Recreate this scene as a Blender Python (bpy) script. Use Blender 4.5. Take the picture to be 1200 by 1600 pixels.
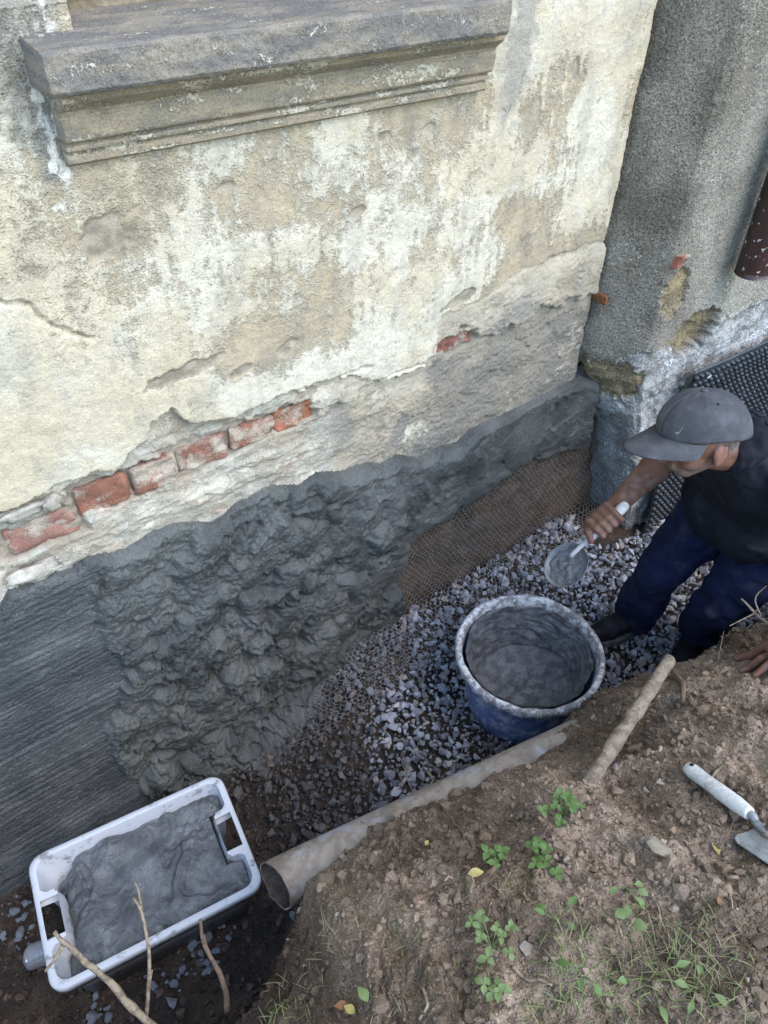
import bpy, bmesh, math, random
import numpy as np
from mathutils import Matrix, Vector

for o in list(bpy.data.objects):
    bpy.data.objects.remove(o, do_unlink=True)
SC = bpy.context.scene
COL = SC.collection
R = math.radians

# ------------------------------------------------------------------ camera
# world: x runs along the house wall (to the right), y towards the wall, z up; trench floor z = 0
CAM_H = 2.35
FOC = 1180.0
_d = np.array([-17.0, 1309.0, FOC]); _d /= np.linalg.norm(_d)
_e = np.array([2170.0, -1000.0, FOC]); _e -= _d * (_e @ _d); _e /= np.linalg.norm(_e)
_n = np.cross(_e, _d)
cam_d = bpy.data.cameras.new('camera')
cam = bpy.data.objects.new('camera', cam_d); COL.objects.link(cam)
right = np.array([_e[0], _n[0], -_d[0]]); down = np.array([_e[1], _n[1], -_d[1]]); fwd = np.array([_e[2], _n[2], -_d[2]])
M = Matrix(((right[0], -down[0], -fwd[0], 0), (right[1], -down[1], -fwd[1], 0), (right[2], -down[2], -fwd[2], CAM_H), (0, 0, 0, 1)))
cam.matrix_world = M
cam_d.sensor_fit = 'VERTICAL'; cam_d.sensor_height = 32.0; cam_d.lens = 32.0 * FOC / 1600.0
cam_d.clip_start = 0.02; cam_d.clip_end = 300
SC.camera = cam

# ------------------------------------------------------------------ sky, sun, exposure
SUN_EL, SUN_AZ = R(50), R(158)          # azimuth of the light source, measured from +y clockwise
w = bpy.data.worlds.new('World'); SC.world = w; w.use_nodes = True
nt = w.node_tree
sky = nt.nodes.new('ShaderNodeTexSky'); sky.sky_type = 'NISHITA'; sky.sun_disc = False
sky.sun_elevation = SUN_EL; sky.sun_rotation = SUN_AZ; sky.dust_density = 0.6; sky.air_density = 1.3; sky.ozone_density = 3.0
bg = nt.nodes['Background']; bg.inputs['Strength'].default_value = 0.15
nt.links.new(sky.outputs[0], bg.inputs['Color'])
sl = bpy.data.lights.new('sun', 'SUN'); sl.energy = 0.72; sl.angle = R(48); sl.color = (1.0, 0.88, 0.72)
so = bpy.data.objects.new('sun', sl); COL.objects.link(so)
sd = Vector((math.sin(SUN_AZ) * math.cos(SUN_EL), math.cos(SUN_AZ) * math.cos(SUN_EL), math.sin(SUN_EL)))
so.rotation_euler = sd.to_track_quat('Z', 'Y').to_euler(); so.location = (0, -4, 8)
SC.view_settings.view_transform = 'Standard'; SC.view_settings.look = 'None'
SC.view_settings.exposure = 1.82; SC.view_settings.gamma = 1.0; SC.view_settings.use_curve_mapping = False
SC.render.engine = 'CYCLES'
SC.cycles.max_bounces = 5; SC.cycles.diffuse_bounces = 3; SC.cycles.use_adaptive_sampling = True; SC.cycles.adaptive_threshold = 0.02; SC.cycles.use_denoising = True

# ------------------------------------------------------------------ helpers: photo point -> place on a known plane
def _ray(px, py):
    r = np.array([px - 600.0, py - 800.0, FOC])
    return np.array([r @ _e, r @ _n, -(r @ _d)]) / FOC
def on_y(px, py, y):
    r = _ray(px, py); return r * (y / r[1]) + np.array([0, 0, CAM_H])
def on_z(px, py, z):
    r = _ray(px, py); return r * ((z - CAM_H) / r[2]) + np.array([0, 0, CAM_H])
WY = 1.42                                   # plane of the main wall
def wl(pts, y=WY):                          # list of photo points -> wall (x, z)
    return np.array([[on_y(a, b, y)[0], on_y(a, b, y)[2]] for a, b in pts])

# ------------------------------------------------------------------ helpers: noise
def _hash(ix, iy, iz, seed):
    h = (ix.astype(np.int64) * 374761393 + iy.astype(np.int64) * 668265263 + iz.astype(np.int64) * 2147483647 + seed * 974711) & 0xFFFFFFFF
    h = ((h ^ (h >> 13)) * 1274126177) & 0xFFFFFFFF
    h = ((h ^ (h >> 16)) * 2246822519) & 0xFFFFFFFF
    return ((h ^ (h >> 15)) & 0xFFFFFF) / float(0xFFFFFF)
_rp = np.random.RandomState(1234)
_PERM = np.concatenate([_rp.permutation(1024)] * 2).astype(np.int32)
_ang = _rp.uniform(0, 2 * np.pi, 1024); _GC = np.cos(_ang).astype(np.float32) * 1.4; _GS = np.sin(_ang).astype(np.float32) * 1.4
def vn(x, y, seed=0):
    x = np.asarray(x, np.float32) + np.float32((seed * 37.7) % 911); y = np.asarray(y, np.float32) + np.float32((seed * 71.3) % 877)
    ix = np.floor(x); iy = np.floor(y); fx = x - ix; fy = y - iy
    ix = ix.astype(np.int32) & 1023; iy = iy.astype(np.int32) & 1023
    ux = fx * fx * fx * (fx * (fx * 6 - 15) + 10); uy = fy * fy * fy * (fy * (fy * 6 - 15) + 10)
    p0 = _PERM[ix]; p1 = _PERM[(ix + 1) & 1023]; iy1 = (iy + 1) & 1023
    g00 = _PERM[p0 + iy]; g10 = _PERM[p1 + iy]; g01 = _PERM[p0 + iy1]; g11 = _PERM[p1 + iy1]
    fx1 = fx - 1; fy1 = fy - 1
    a = _GC[g00] * fx + _GS[g00] * fy; a += ux * (_GC[g10] * fx1 + _GS[g10] * fy - a)
    b = _GC[g01] * fx + _GS[g01] * fy1; b += ux * (_GC[g11] * fx1 + _GS[g11] * fy1 - b)
    return a + uy * (b - a)
def fbm(x, y, oc=4, seed=0, gain=0.5, lac=2.03):
    s = 0; a = 1.0
    for i in range(oc):
        s = s + a * vn(x, y, seed + i * 17); x = x * lac + 3.1; y = y * lac + 1.7; a *= gain
    return s
def vn3(x, y, z, seed=0):
    ix = np.floor(x); iy = np.floor(y); iz = np.floor(z); fx = x - ix; fy = y - iy; fz = z - iz
    u = fx * fx * (3 - 2 * fx); v = fy * fy * (3 - 2 * fy); q = fz * fz * (3 - 2 * fz)
    h = lambda a, b, c: _hash(ix + a, iy + b, iz + c, seed)
    x00 = h(0, 0, 0) * (1 - u) + h(1, 0, 0) * u; x10 = h(0, 1, 0) * (1 - u) + h(1, 1, 0) * u
    x01 = h(0, 0, 1) * (1 - u) + h(1, 0, 1) * u; x11 = h(0, 1, 1) * (1 - u) + h(1, 1, 1) * u
    return ((x00 * (1 - v) + x10 * v) * (1 - q) + (x01 * (1 - v) + x11 * v) * q) * 2 - 1
def fbm3(p, sc, oc=3, seed=0):
    s = 0; a = 1.0; f = sc
    for i in range(oc):
        s = s + a * vn3(p[:, 0] * f, p[:, 1] * f, p[:, 2] * f, seed + i * 13); f *= 2.03; a *= 0.5
    return s
_WX, _WY, _WV = (_rp.rand(1024).astype(np.float32) for _ in range(3))
def worley(x, y, seed=0):                   # distance to nearest jittered point, and a value for that cell
    x = np.asarray(x, np.float32) + seed * 13; y = np.asarray(y, np.float32) + seed * 29
    ix = np.floor(x); iy = np.floor(y); fx = x - ix; fy = y - iy; ix = ix.astype(np.int32); iy = iy.astype(np.int32)
    best = np.full(np.shape(x), 81.0, np.float32); val = np.zeros(np.shape(x), np.float32)
    for dx in (-1, 0, 1):
        for dy in (-1, 0, 1):
            k = _PERM[_PERM[(ix + dx) & 1023] + ((iy + dy) & 1023)]
            dd = (dx + _WX[k] - fx) ** 2 + (dy + _WY[k] - fy) ** 2; m = dd < best
            best = np.where(m, dd, best); val = np.where(m, _WV[k], val)
    return np.sqrt(best), val
def sst(a, b, x):
    t = np.clip((x - a) / (b - a), 0, 1); return t * t * (3 - 2 * t)
def mixc(a, b, f):
    f = np.asarray(f)[..., None]; return np.asarray(a) * (1 - f) + np.asarray(b) * f

# ------------------------------------------------------------------ helpers: objects
def tag(o, label=None, cat=None, group=None, kind=None):
    if label: o['label'] = label
    if cat: o['category'] = cat
    if group: o['group'] = group
    if kind: o['kind'] = kind
    return o
def empty(name, loc, label, cat, group=None):
    o = bpy.data.objects.new(name, None); COL.objects.link(o); o.location = loc; o.empty_display_size = 0.05
    return tag(o, label, cat, group)
def wloc(o):
    v = Vector(o.location)
    while o.parent: o = o.parent; v = v   # parts are kept in world coordinates through the inverse
    return v
def adopt(o, parent):
    if parent is not None:
        o.parent = parent
        o.matrix_parent_inverse = Matrix.Translation(-Vector(parent.location)) if parent.type == 'EMPTY' else Matrix.Identity(4)
    return o
def link(name, me, mat, parent=None, smooth=True):
    o = bpy.data.objects.new(name, me); COL.objects.link(o)
    if mat is not None: me.materials.append(mat)
    me.polygons.foreach_set('use_smooth', np.full(len(me.polygons), smooth)); me.update()
    return adopt(o, parent)
def mesh_np(name, V, Fc, mat, parent=None, attrs=None, smooth=True):
    V = np.ascontiguousarray(V, dtype=np.float32); Fc = np.ascontiguousarray(Fc, dtype=np.int32)
    k = Fc.shape[1]
    me = bpy.data.meshes.new(name)
    me.vertices.add(len(V)); me.vertices.foreach_set('co', V.ravel())
    me.loops.add(Fc.size); me.loops.foreach_set('vertex_index', Fc.ravel())
    me.polygons.add(len(Fc)); me.polygons.foreach_set('loop_start', np.arange(0, Fc.size, k, dtype=np.int32))
    me.update(calc_edges=True)
    set_attrs(me, attrs)
    return link(name, me, mat, parent, smooth)
def set_attrs(me, attrs):
    for an, av in (attrs or {}).items():
        av = np.asarray(av, dtype=np.float32)
        if av.ndim == 2 and av.shape[1] == 3:
            a = me.attributes.new(an, 'FLOAT_COLOR', 'POINT')
            a.data.foreach_set('color', np.concatenate([av, np.ones((len(av), 1), np.float32)], 1).ravel())
        else:
            a = me.attributes.new(an, 'FLOAT', 'POINT'); a.data.foreach_set('value', av.ravel())
def grid_faces(ny, nx, keep=None):
    i = np.arange(ny * nx).reshape(ny, nx)
    f = np.stack([i[:-1, :-1], i[:-1, 1:], i[1:, 1:], i[1:, :-1]], -1)
    return f[keep] if keep is not None else f.reshape(-1, 4)
def grid(name, P, mat, parent=None, attrs=None, smooth=True, keep=None):
    ny, nx = P.shape[:2]
    at = {k: (np.asarray(v).reshape(ny * nx, 3) if np.asarray(v).ndim == 3 else np.asarray(v).reshape(-1)) for k, v in (attrs or {}).items()}
    return mesh_np(name, P.reshape(-1, 3), grid_faces(ny, nx, keep), mat, parent, at, smooth)
def box_bm(x0, x1, y0, y1, z0, z1, bev=0.004):
    bm = bmesh.new(); bmesh.ops.create_cube(bm, size=1.0)
    for v in bm.verts: v.co = Vector(((x0 + x1) / 2 + v.co.x * (x1 - x0), (y0 + y1) / 2 + v.co.y * (y1 - y0), (z0 + z1) / 2 + v.co.z * (z1 - z0)))
    if bev: bmesh.ops.bevel(bm, geom=bm.edges[:], offset=bev, segments=2, affect='EDGES', profile=0.6)
    return bm
def bm_obj(name, bm, mat, parent=None, smooth=False):
    me = bpy.data.meshes.new(name); bm.to_mesh(me); bm.free()
    return link(name, me, mat, parent, smooth)
def tube_arrays(pts, rad, seg=8, cap=True):
    pts = np.asarray(pts, float); rad = np.broadcast_to(np.asarray(rad, float), (len(pts),))
    T = np.gradient(pts, axis=0); T /= np.linalg.norm(T, axis=1)[:, None] + 1e-12
    up = np.array([0, 0, 1.0]) if abs(T[0, 2]) < 0.9 else np.array([1.0, 0, 0])
    V = []
    for i in range(len(pts)):
        a = np.cross(T[i], up); a /= np.linalg.norm(a) + 1e-12; b = np.cross(T[i], a); up = -b if np.dot(-b, up) > 0 else b
        th = np.linspace(0, 2 * np.pi, seg, endpoint=False)
        V.append(pts[i] + rad[i] * (np.cos(th)[:, None] * a + np.sin(th)[:, None] * up))
    V = np.concatenate(V); n = len(pts); Fq = []
    for i in range(n - 1):
        for j in range(seg):
            Fq.append((i * seg + j, i * seg + (j + 1) % seg, (i + 1) * seg + (j + 1) % seg, (i + 1) * seg + j))
    if cap:
        V = np.concatenate([V, pts[:1], pts[-1:]]); c0, c1 = n * seg, n * seg + 1
        for j in range(seg):
            Fq.append((c0, (j + 1) % seg, j, j)); Fq.append((c1, (n - 1) * seg + j, (n - 1) * seg + (j + 1) % seg, (n - 1) * seg + (j + 1) % seg))
    return V, Fq
def py_mesh(name, V, Fq, mat, parent=None, smooth=True, attrs=None):
    me = bpy.data.meshes.new(name)
    me.from_pydata([tuple(map(float, v)) for v in V], [], [tuple(dict.fromkeys(f)) for f in Fq]); me.update()
    set_attrs(me, attrs)
    return link(name, me, mat, parent, smooth)
def tube(name, pts, rad, mat, parent=None, seg=8, smooth=True):
    V, Fq = tube_arrays(pts, rad, seg); return py_mesh(name, V, Fq, mat, parent, smooth)
def curve_pts(ctrl, n=24):                  # Catmull-Rom through control points
    c = np.asarray(ctrl, float); c = np.concatenate([[2 * c[0] - c[1]], c, [2 * c[-1] - c[-2]]])
    out = []; m = len(c) - 3
    for t in np.linspace(0, m - 1e-6, n):
        i = int(t); u = t - i; p0, p1, p2, p3 = c[i:i + 4]
        out.append(0.5 * (2 * p1 + (p2 - p0) * u + (2 * p0 - 5 * p1 + 4 * p2 - p3) * u * u + (3 * p1 - p0 - 3 * p2 + p3) * u ** 3))
    return np.array(out)
def hull_proto(seed, npts=13, flat=(1, 1, 1)):
    rs = np.random.RandomState(seed); p = rs.normal(size=(npts, 3)); p /= np.linalg.norm(p, axis=1)[:, None]
    p *= rs.uniform(0.75, 1.05, (npts, 1)); p *= np.array(flat)
    bm = bmesh.new()
    for q in p: bm.verts.new(q)
    bmesh.ops.convex_hull(bm, input=bm.verts); loose = [v for v in bm.verts if not v.link_faces]
    for v in loose: bm.verts.remove(v)
    bmesh.ops.triangulate(bm, faces=bm.faces); bm.verts.index_update()
    V = np.array([v.co[:] for v in bm.verts]); Fq = np.array([[v.index for v in f.verts] for f in bm.faces]); bm.free()
    return V, Fq
def rand_rot(rs, n):
    q = rs.normal(size=(n, 4)); q /= np.linalg.norm(q, axis=1)[:, None]; a, b, c, d = q.T
    return np.stack([np.stack([1 - 2 * (c * c + d * d), 2 * (b * c - a * d), 2 * (b * d + a * c)], -1), np.stack([2 * (b * c + a * d), 1 - 2 * (b * b + d * d), 2 * (c * d - a * b)], -1), np.stack([2 * (b * d - a * c), 2 * (c * d + a * b), 1 - 2 * (b * b + c * c)], -1)], 1)
def scatter(name, pos, size, cols, mat, kind, label, cat, protos, seed=0, parent=None, squash=None):
    rs = np.random.RandomState(seed); n = len(pos); Rm = rand_rot(rs, n); which = rs.randint(0, len(protos), n)
    sc3 = size[:, None] * rs.uniform(0.7, 1.25, (n, 3))
    VV = []; FF = []; CC = []; off = 0
    for k, (pv, pf) in enumerate(protos):
        idx = np.where(which == k)[0]
        if not len(idx): continue
        v = np.einsum('nij,nvj->nvi', Rm[idx], pv[None] * sc3[idx][:, None, :])
        if squash is not None: v[..., 2] *= squash
        v += pos[idx][:, None, :]
        f = pf[None] + (np.arange(len(idx)) * len(pv))[:, None, None] + off
        VV.append(v.reshape(-1, 3)); FF.append(f.reshape(-1, 3)); CC.append(np.repeat(cols[idx], len(pv), 0)); off += len(idx) * len(pv)
    o = mesh_np(name, np.concatenate(VV), np.concatenate(FF), mat, parent, {'ca': np.concatenate(CC)}, smooth=False)
    return tag(o, label, cat, kind=kind)

# ------------------------------------------------------------------ helpers: materials
class NT:
    def __init__(s, name):
        s.m = bpy.data.materials.new(name); s.m.use_nodes = True; s.t = s.m.node_tree; s.b = s.t.nodes['Principled BSDF']
    def n(s, typ, **kw):
        q = s.t.nodes.new(typ)
        for k, v in kw.items():
            if k in q.inputs: q.inputs[k].default_value = v
            else: setattr(q, k, v)
        return q
    def l(s, a, b): s.t.links.new(a, b)
    def co(s):
        if not hasattr(s, '_c'): s._c = s.n('ShaderNodeNewGeometry').outputs['Position']
        return s._c
    def noise(s, scale, detail=4, rough=0.55, vec=None, dist=0.0):
        q = s.n('ShaderNodeTexNoise', Scale=scale, Detail=detail, Roughness=rough, Distortion=dist); s.l(vec or s.co(), q.inputs['Vector']); return q.outputs['Fac']
    def math(s, op, a, b=None, c=None):
        q = s.n('ShaderNodeMath', operation=op)
        for i, v in enumerate((a, b, c)):
            if v is None: continue
            if isinstance(v, (int, float)): q.inputs[i].default_value = v
            else: s.l(v, q.inputs[i])
        return q.outputs[0]
    def ramp(s, v, a, b, lo=0.0, hi=1.0, smooth=True):
        q = s.n('ShaderNodeMapRange', interpolation_type='SMOOTHSTEP' if smooth else 'LINEAR')
        s.l(v, q.inputs[0]); q.inputs[1].default_value = a; q.inputs[2].default_value = b; q.inputs[3].default_value = lo; q.inputs[4].default_value = hi
        return q.outputs[0]
    def mix(s, f, a, b, blend='MIX'):
        q = s.n('ShaderNodeMix', data_type='RGBA', blend_type=blend)
        for i, v in ((0, f), (6, a), (7, b)):
            if isinstance(v, (int, float)): q.inputs[i].default_value = v
            elif isinstance(v, tuple): q.inputs[i].default_value = (*v, 1) if len(v) == 3 else v
            else: s.l(v, q.inputs[i])
        return q.outputs[2]
    def attr(s, name, fac=False):
        q = s.n('ShaderNodeAttribute', attribute_name=name); return q.outputs['Fac' if fac else 'Color']
    def grey(s, v):
        q = s.n('ShaderNodeCombineColor'); [s.l(v, q.inputs[i]) for i in range(3)]; return q.outputs[0]
    def bump(s, h, dist, strength=1.0, nrm=None):
        q = s.n('ShaderNodeBump', Distance=dist, Strength=strength); s.l(h, q.inputs['Height'])
        if nrm: s.l(nrm, q.inputs['Normal'])
        return q.outputs[0]
    def out(s, col, rough=0.85, spec=0.3, nrm=None):
        if isinstance(col, tuple): s.b.inputs['Base Color'].default_value = (*col, 1)
        else: s.l(col, s.b.inputs['Base Color'])
        if isinstance(rough, (int, float)): s.b.inputs['Roughness'].default_value = rough
        else: s.l(rough, s.b.inputs['Roughness'])
        s.b.inputs['Specular IOR Level'].default_value = spec
        if nrm: s.l(nrm, s.b.inputs['Normal'])
        return s.m
def mat_layers(name, s1=45, s2=260, amp=0.9, wid=0.12, speck=0.25, bump1=0.002, bump2=0.0012, rough=0.9, spec=0.2, lay=0.0012):
    """under-colour ca, over-colour cb laid where mask m (+ noise) passes a half; flakes and grain come from the noise"""
    t = NT(name); a = t.noise(s1, 4, 0.66); b = t.noise(s2, 2, 0.65); c = t.noise(s1 * 0.23, 3, 0.6)
    f = t.math('ADD', t.attr('m', True), t.math('MULTIPLY', t.math('SUBTRACT', t.math('MULTIPLY_ADD', b, 0.35, t.math('MULTIPLY', a, 0.65)), 0.5), amp))
    f = t.ramp(f, 0.5 - wid, 0.5 + wid)
    col = t.mix(f, t.attr('ca'), t.attr('cb'))
    k = t.math('MULTIPLY', t.ramp(b, 0.25, 0.75, 1 - speck, 1 + speck, False), t.ramp(c, 0.3, 0.7, 0.9, 1.1, False))
    col = t.mix(1.0, col, t.grey(k), 'MULTIPLY')
    nr = t.bump(t.math('MULTIPLY_ADD', f, lay / bump1, a), bump1); nr = t.bump(b, bump2, nrm=nr)
    return t.out(col, rough, spec, nr)
def mat_attr(name, s2=200, speck=0.3, bump=0.001, rough=0.9, spec=0.2):
    t = NT(name); b = t.noise(s2, 4, 0.6); c = t.noise(s2 * 0.2, 3)
    k = t.math('MULTIPLY', t.ramp(b, 0.25, 0.75, 1 - speck, 1 + speck, False), t.ramp(c, 0.3, 0.7, 0.88, 1.12, False))
    return t.out(t.mix(1.0, t.attr('ca'), t.grey(k), 'MULTIPLY'), rough, spec, t.bump(b, bump))
def mat_two(name, ca, cb, s1=20, lo=0.45, hi=0.6, s2=180, speck=0.2, bump=0.0008, rough=0.7, spec=0.3, metal=0.0):
    t = NT(name); a = t.noise(s1, 6, 0.62); b = t.noise(s2, 3)
    col = t.mix(t.ramp(a, lo, hi), ca, cb)
    col = t.mix(1.0, col, t.grey(t.ramp(b, 0.25, 0.75, 1 - speck, 1 + speck, False)), 'MULTIPLY')
    m = t.out(col, rough, spec, t.bump(t.math('ADD', a, b), bump)); t.b.inputs['Metallic'].default_value = metal
    return m

MAT = {}
MAT['plaster'] = mat_layers('weathered_plaster', 80, 260, 1.3, 0.22, 0.20, 0.0026, 0.0018, lay=0.0020)
MAT['rough'] = mat_layers('pebbledash', 110, 190, 1.3, 0.16, 0.70, 0.005, 0.006, rough=0.95)
MAT['mortar'] = mat_layers('wet_mortar', 75, 210, 0.6, 0.35, 0.30, 0.0050, 0.0045, rough=0.45, spec=0.5, lay=0.0)
MAT['soil'] = mat_layers('soil', 60, 230, 0.9, 0.25, 0.45, 0.008, 0.007, rough=0.95, spec=0.15, lay=0.0)
MAT['stone'] = mat_attr('crushed_stone', 160, 0.22, 0.0012, 0.75, 0.35)
tc_ = NT('light_block'); tc_.out((0.12, 0.09, 0.07), .95, .1); MAT['lightblock'] = tc_.m
MAT['clod'] = mat_attr('soil_clod', 300, 0.35, 0.0015, 0.95, 0.1)

# ------------------------------------------------------------------ lines of the wall, read from the photo on the wall plane
L1 = wl([(-140, 850), (0, 802), (74, 772), (104, 754), (190, 728), (199, 711), (234, 685), (237, 663), (269, 640), (295, 661), (350, 658), (450, 617), (500, 600), (540, 590), (600, 598), (665, 575), (683, 530), (690, 495), (760, 466), (800, 432), (860, 405), (900, 388), (935, 378)])
L2 = wl([(-140, 1020), (0, 968), (20, 935), (45, 930), (65, 915), (95, 908), (120, 905), (140, 885), (200, 870), (235, 850), (290, 830), (340, 828), (370, 805), (420, 775), (470, 770), (500, 752), (545, 748), (580, 738), (600, 740), (625, 725), (660, 730), (690, 712), (720, 705), (740, 685), (800, 655), (850, 632), (890, 608), (905, 602), (945, 598)])
def line_z(L, x):
    o = np.argsort(L[:, 0], kind='stable'); return np.interp(x, L[o, 0], L[o, 1])
def axis(parts):
    return np.concatenate([np.linspace(a, b, n, endpoint=False) for a, b, n in parts[:-1]] + [np.linspace(parts[-1][0], parts[-1][1], parts[-1][2])])
def rbf(X, Z, pts, sig, base=None):
    xz = wl([(p[0], p[1]) for p in pts]); num = np.zeros_like(X); den = np.full_like(X, 1e-4)
    if base is not None: num += 1e-4 * base
    for (x, z), p in zip(xz, pts):
        k = np.exp(-((X - x) ** 2 + (Z - z) ** 2) / (2 * sig * sig)); num += k * p[2]; den += k
    return num / den
def blob(X, Z, px, py, rx, ry, seed=0, rough=0.35, rot=0.0):   # ragged patch, 1 inside .. 0 outside; radii in metres
    x0, _, z0 = on_y(px, py, WY); dx = X - x0; dz = Z - z0
    c, s = math.cos(rot), math.sin(rot); u = (dx * c + dz * s) / rx; v = (-dx * s + dz * c) / ry
    return 1 - np.hypot(u, v) + rough * fbm(X * 30, Z * 30, 3, seed)

# ================================================================== THE HOUSE WALL
house = empty('house_wall', (0.9, 1.5, 0.0), 'old house wall with flaking cream plaster, window sill and exposed bricks', 'wall')

xs = axis([(-7, -0.8, 14), (-0.8, -0.25, 60), (-0.25, 1.85, 550)])
zs = axis([(0.72, 2.22, 390), (2.22, 2.6, 12), (2.6, 5.4, 8)])
X, Z = np.meshgrid(xs, zs)
z1 = line_z(L1, X) + 0.010 * fbm(X * 22, Z * 22, 4, 3) + 0.004 * fbm(X * 110, Z * 110, 2, 8)
z2 = line_z(L2, X) + 0.009 * fbm(X * 25, Z * 25, 4, 5) + 0.004 * fbm(X * 120, Z * 120, 2, 9)
up = sst(-0.004, 0.004, Z - z1)                       # 1 = upper smooth coat
lo = sst(-0.003, 0.003, Z - z2)                       # 1 = above the bottom edge
cream_pts = [(20, 150, .55), (30, 210, .75), (60, 300, .75), (40, 400, .85), (90, 350, .5), (90, 330, .3), (150, 285, .25), (250, 280, .2), (200, 312, .2), (130, 300, .45), (300, 345, 1.05), (220, 372, .75), (250, 392, .75), (200, 430, .5), (340, 315, .4), (330, 290, .15), (400, 300, .15), (450, 320, .1), (400, 410, .95), (450, 395, 1.0), (340, 430, .85), (270, 440, .85), (490, 380, .75), (500, 440, .3), (530, 330, .15), (590, 255, .5), (510, 262, .85), (545, 245, .95), (560, 320, .85), (590, 340, .75), (550, 400, .9), (600, 440, .95), (180, 258, .8), (280, 250, .9), (360, 240, .8), (450, 240, .35),
 (620, 160, .4), (640, 200, .1), (700, 190, .25), (690, 240, .65), (640, 270, .5), (740, 190, .3), (765, 235, 1.0), (820, 100, 1.1), (880, 50, 1.15), (960, 50, 1.15), (910, 200, 1.1), (940, 300, 1.0), (870, 130, .35), (845, 200, .35), (803, 345, .15), (850, 345, .3), (740, 300, .75), (700, 350, .8), (620, 360, .75), (650, 420, .8), (785, 262, 1.0), (760, 400, .75), (900, 395, .1), (850, 410, .05), (800, 435, .1), (830, 270, 1.0), (900, 330, 1.05), (870, 250, .5),
 (60, 520, 1.1), (100, 600, 1.1), (150, 490, .75), (170, 450, .45), (250, 420, .55), (200, 405, .2), (300, 430, .9), (250, 480, .9), (350, 470, .85), (400, 432, .95), (432, 452, .15), (480, 440, .1), (450, 480, .65), (420, 530, .05), (480, 512, .1), (530, 492, .2), (380, 552, .1), (300, 540, .9), (250, 555, .9), (570, 460, .9), (590, 500, .95), (300, 630, 1.1), (200, 680, 1.15), (60, 700, 1.15), (400, 620, 1.05), (500, 580, 1.0), (640, 520, 1.0), (0, 640, 1.1), (20, 560, 1.1)]
m = 0.52 + 0.66 * (rbf(X, Z, cream_pts, 0.038) - 0.5)
streak = fbm(X * 60, Z * 7, 3, 40)                     # rain-run streaks on the right half
m = m + sst(1.2, 1.5, X) * 0.22 * streak + 0.20 * fbm(X * 11, Z * 11, 3, 21) + 0.15 * fbm(X * 38, Z * 38, 4, 22, .6) + 0.14 * fbm(X * 42, Z * 6, 3, 23)
m = np.where(Z > 2.15, 0.9 + 0.2 * fbm(X * 6, Z * 6, 3, 4), m)
smooth_z = sst(0.8, 1.05, m)
tan = mixc((0.45, 0.37, 0.25), (0.385, 0.32, 0.225), sst(-.4, .5, fbm(X * 7, Z * 7, 4, 31)))
cream = mixc((0.545, 0.475, 0.345), (0.59, 0.54, 0.43), sst(-.25, .45, fbm(X * 5, Z * 5, 4, 33) + 0.5 * np.exp(-((X - 0.85) / .4) ** 2)))
cream = mixc(cream, (0.515, 0.44, 0.31), sst(0.2, 0.7, fbm(X * 3.1, Z * 3.1, 3, 36) + 0.55 * sst(1.75, 1.4, Z) * sst(0.9, 0.2, X)) * 0.8)
# stains: soot beside and below the sill ends, run-off streaks
dirt = np.zeros_like(X)
dirt += 0.95 * sst(0, .5, blob(X, Z, 45, 120, 0.075, 0.16, 51, 0.4)) + 0.6 * sst(0, .6, blob(X, Z, 10, 30, 0.12, 0.10, 52))
dirt += 0.9 * sst(0, .5, blob(X, Z, 815, 60, 0.045, 0.22, 53, 0.35)) + 0.4 * sst(0, .5, blob(X, Z, 790, 150, 0.04, 0.1, 54))
dirt += 0.36 * sst(.10, .6, fbm(X * 14, Z * 5, 4, 55)) + 0.25 * sst(.2, .6, fbm(X * 45, Z * 30, 3, 56))
dirt = np.clip(dirt, 0, 1)
under = mixc(tan, (0.22, 0.205, 0.17), dirt); over = mixc(cream, (0.30, 0.28, 0.235), dirt * 0.85)
# heights of the smooth coat
h = 0.006 * fbm(X * 3, Z * 3, 3, 61) + 0.0012 * fbm(X * 40, Z * 40, 3, 62) + 0.0018 * np.clip(m, 0, 1)
h += 0.0010 * fbm(X * 120, Z * 120, 2, 63) * sst(0.1, 0.6, 1 - np.abs(fbm(X * 5, Z * 5, 2, 64)))
# chips down to the grey base coat
chip = np.zeros_like(X)
for (px, py, rx, ry, sd_, rt) in [(165, 372, 0.055, 0.045, 12, .5), (285, 582, 0.10, 0.018, 2, .1), (378, 578, 0.035, 0.013, 3, .2), (443, 550, 0.02, 0.016, 4, 0), (672, 200, 0.018, 0.012, 5, 0), (600, 213, 0.015, 0.01, 15, 0), (900, 108, 0.012, 0.03, 6, .2), (610, 672, 0.045, 0.05, 7, 0), (560, 330, 0.02, 0.012, 8, 0), (720, 468, 0.06, 0.02, 9, .2), (355, 292, .018, .010, 10, 0), (457, 535, .018, .010, 11, 0)]:
    chip = np.maximum(chip, sst(-0.05, 0.22, blob(X, Z, px, py, rx, ry, 70 + sd_, 0.30, rt)))
h -= 0.0055 * chip
# the sunk panel edge left, faint
xe = on_y(110, 270, WY)[0] - 0.006 * (2.0 - Z)
h += 0.004 * sst(0.006, -0.006, X - xe + 0.004 * fbm(Z * 12, X * 3, 2, 80))
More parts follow.
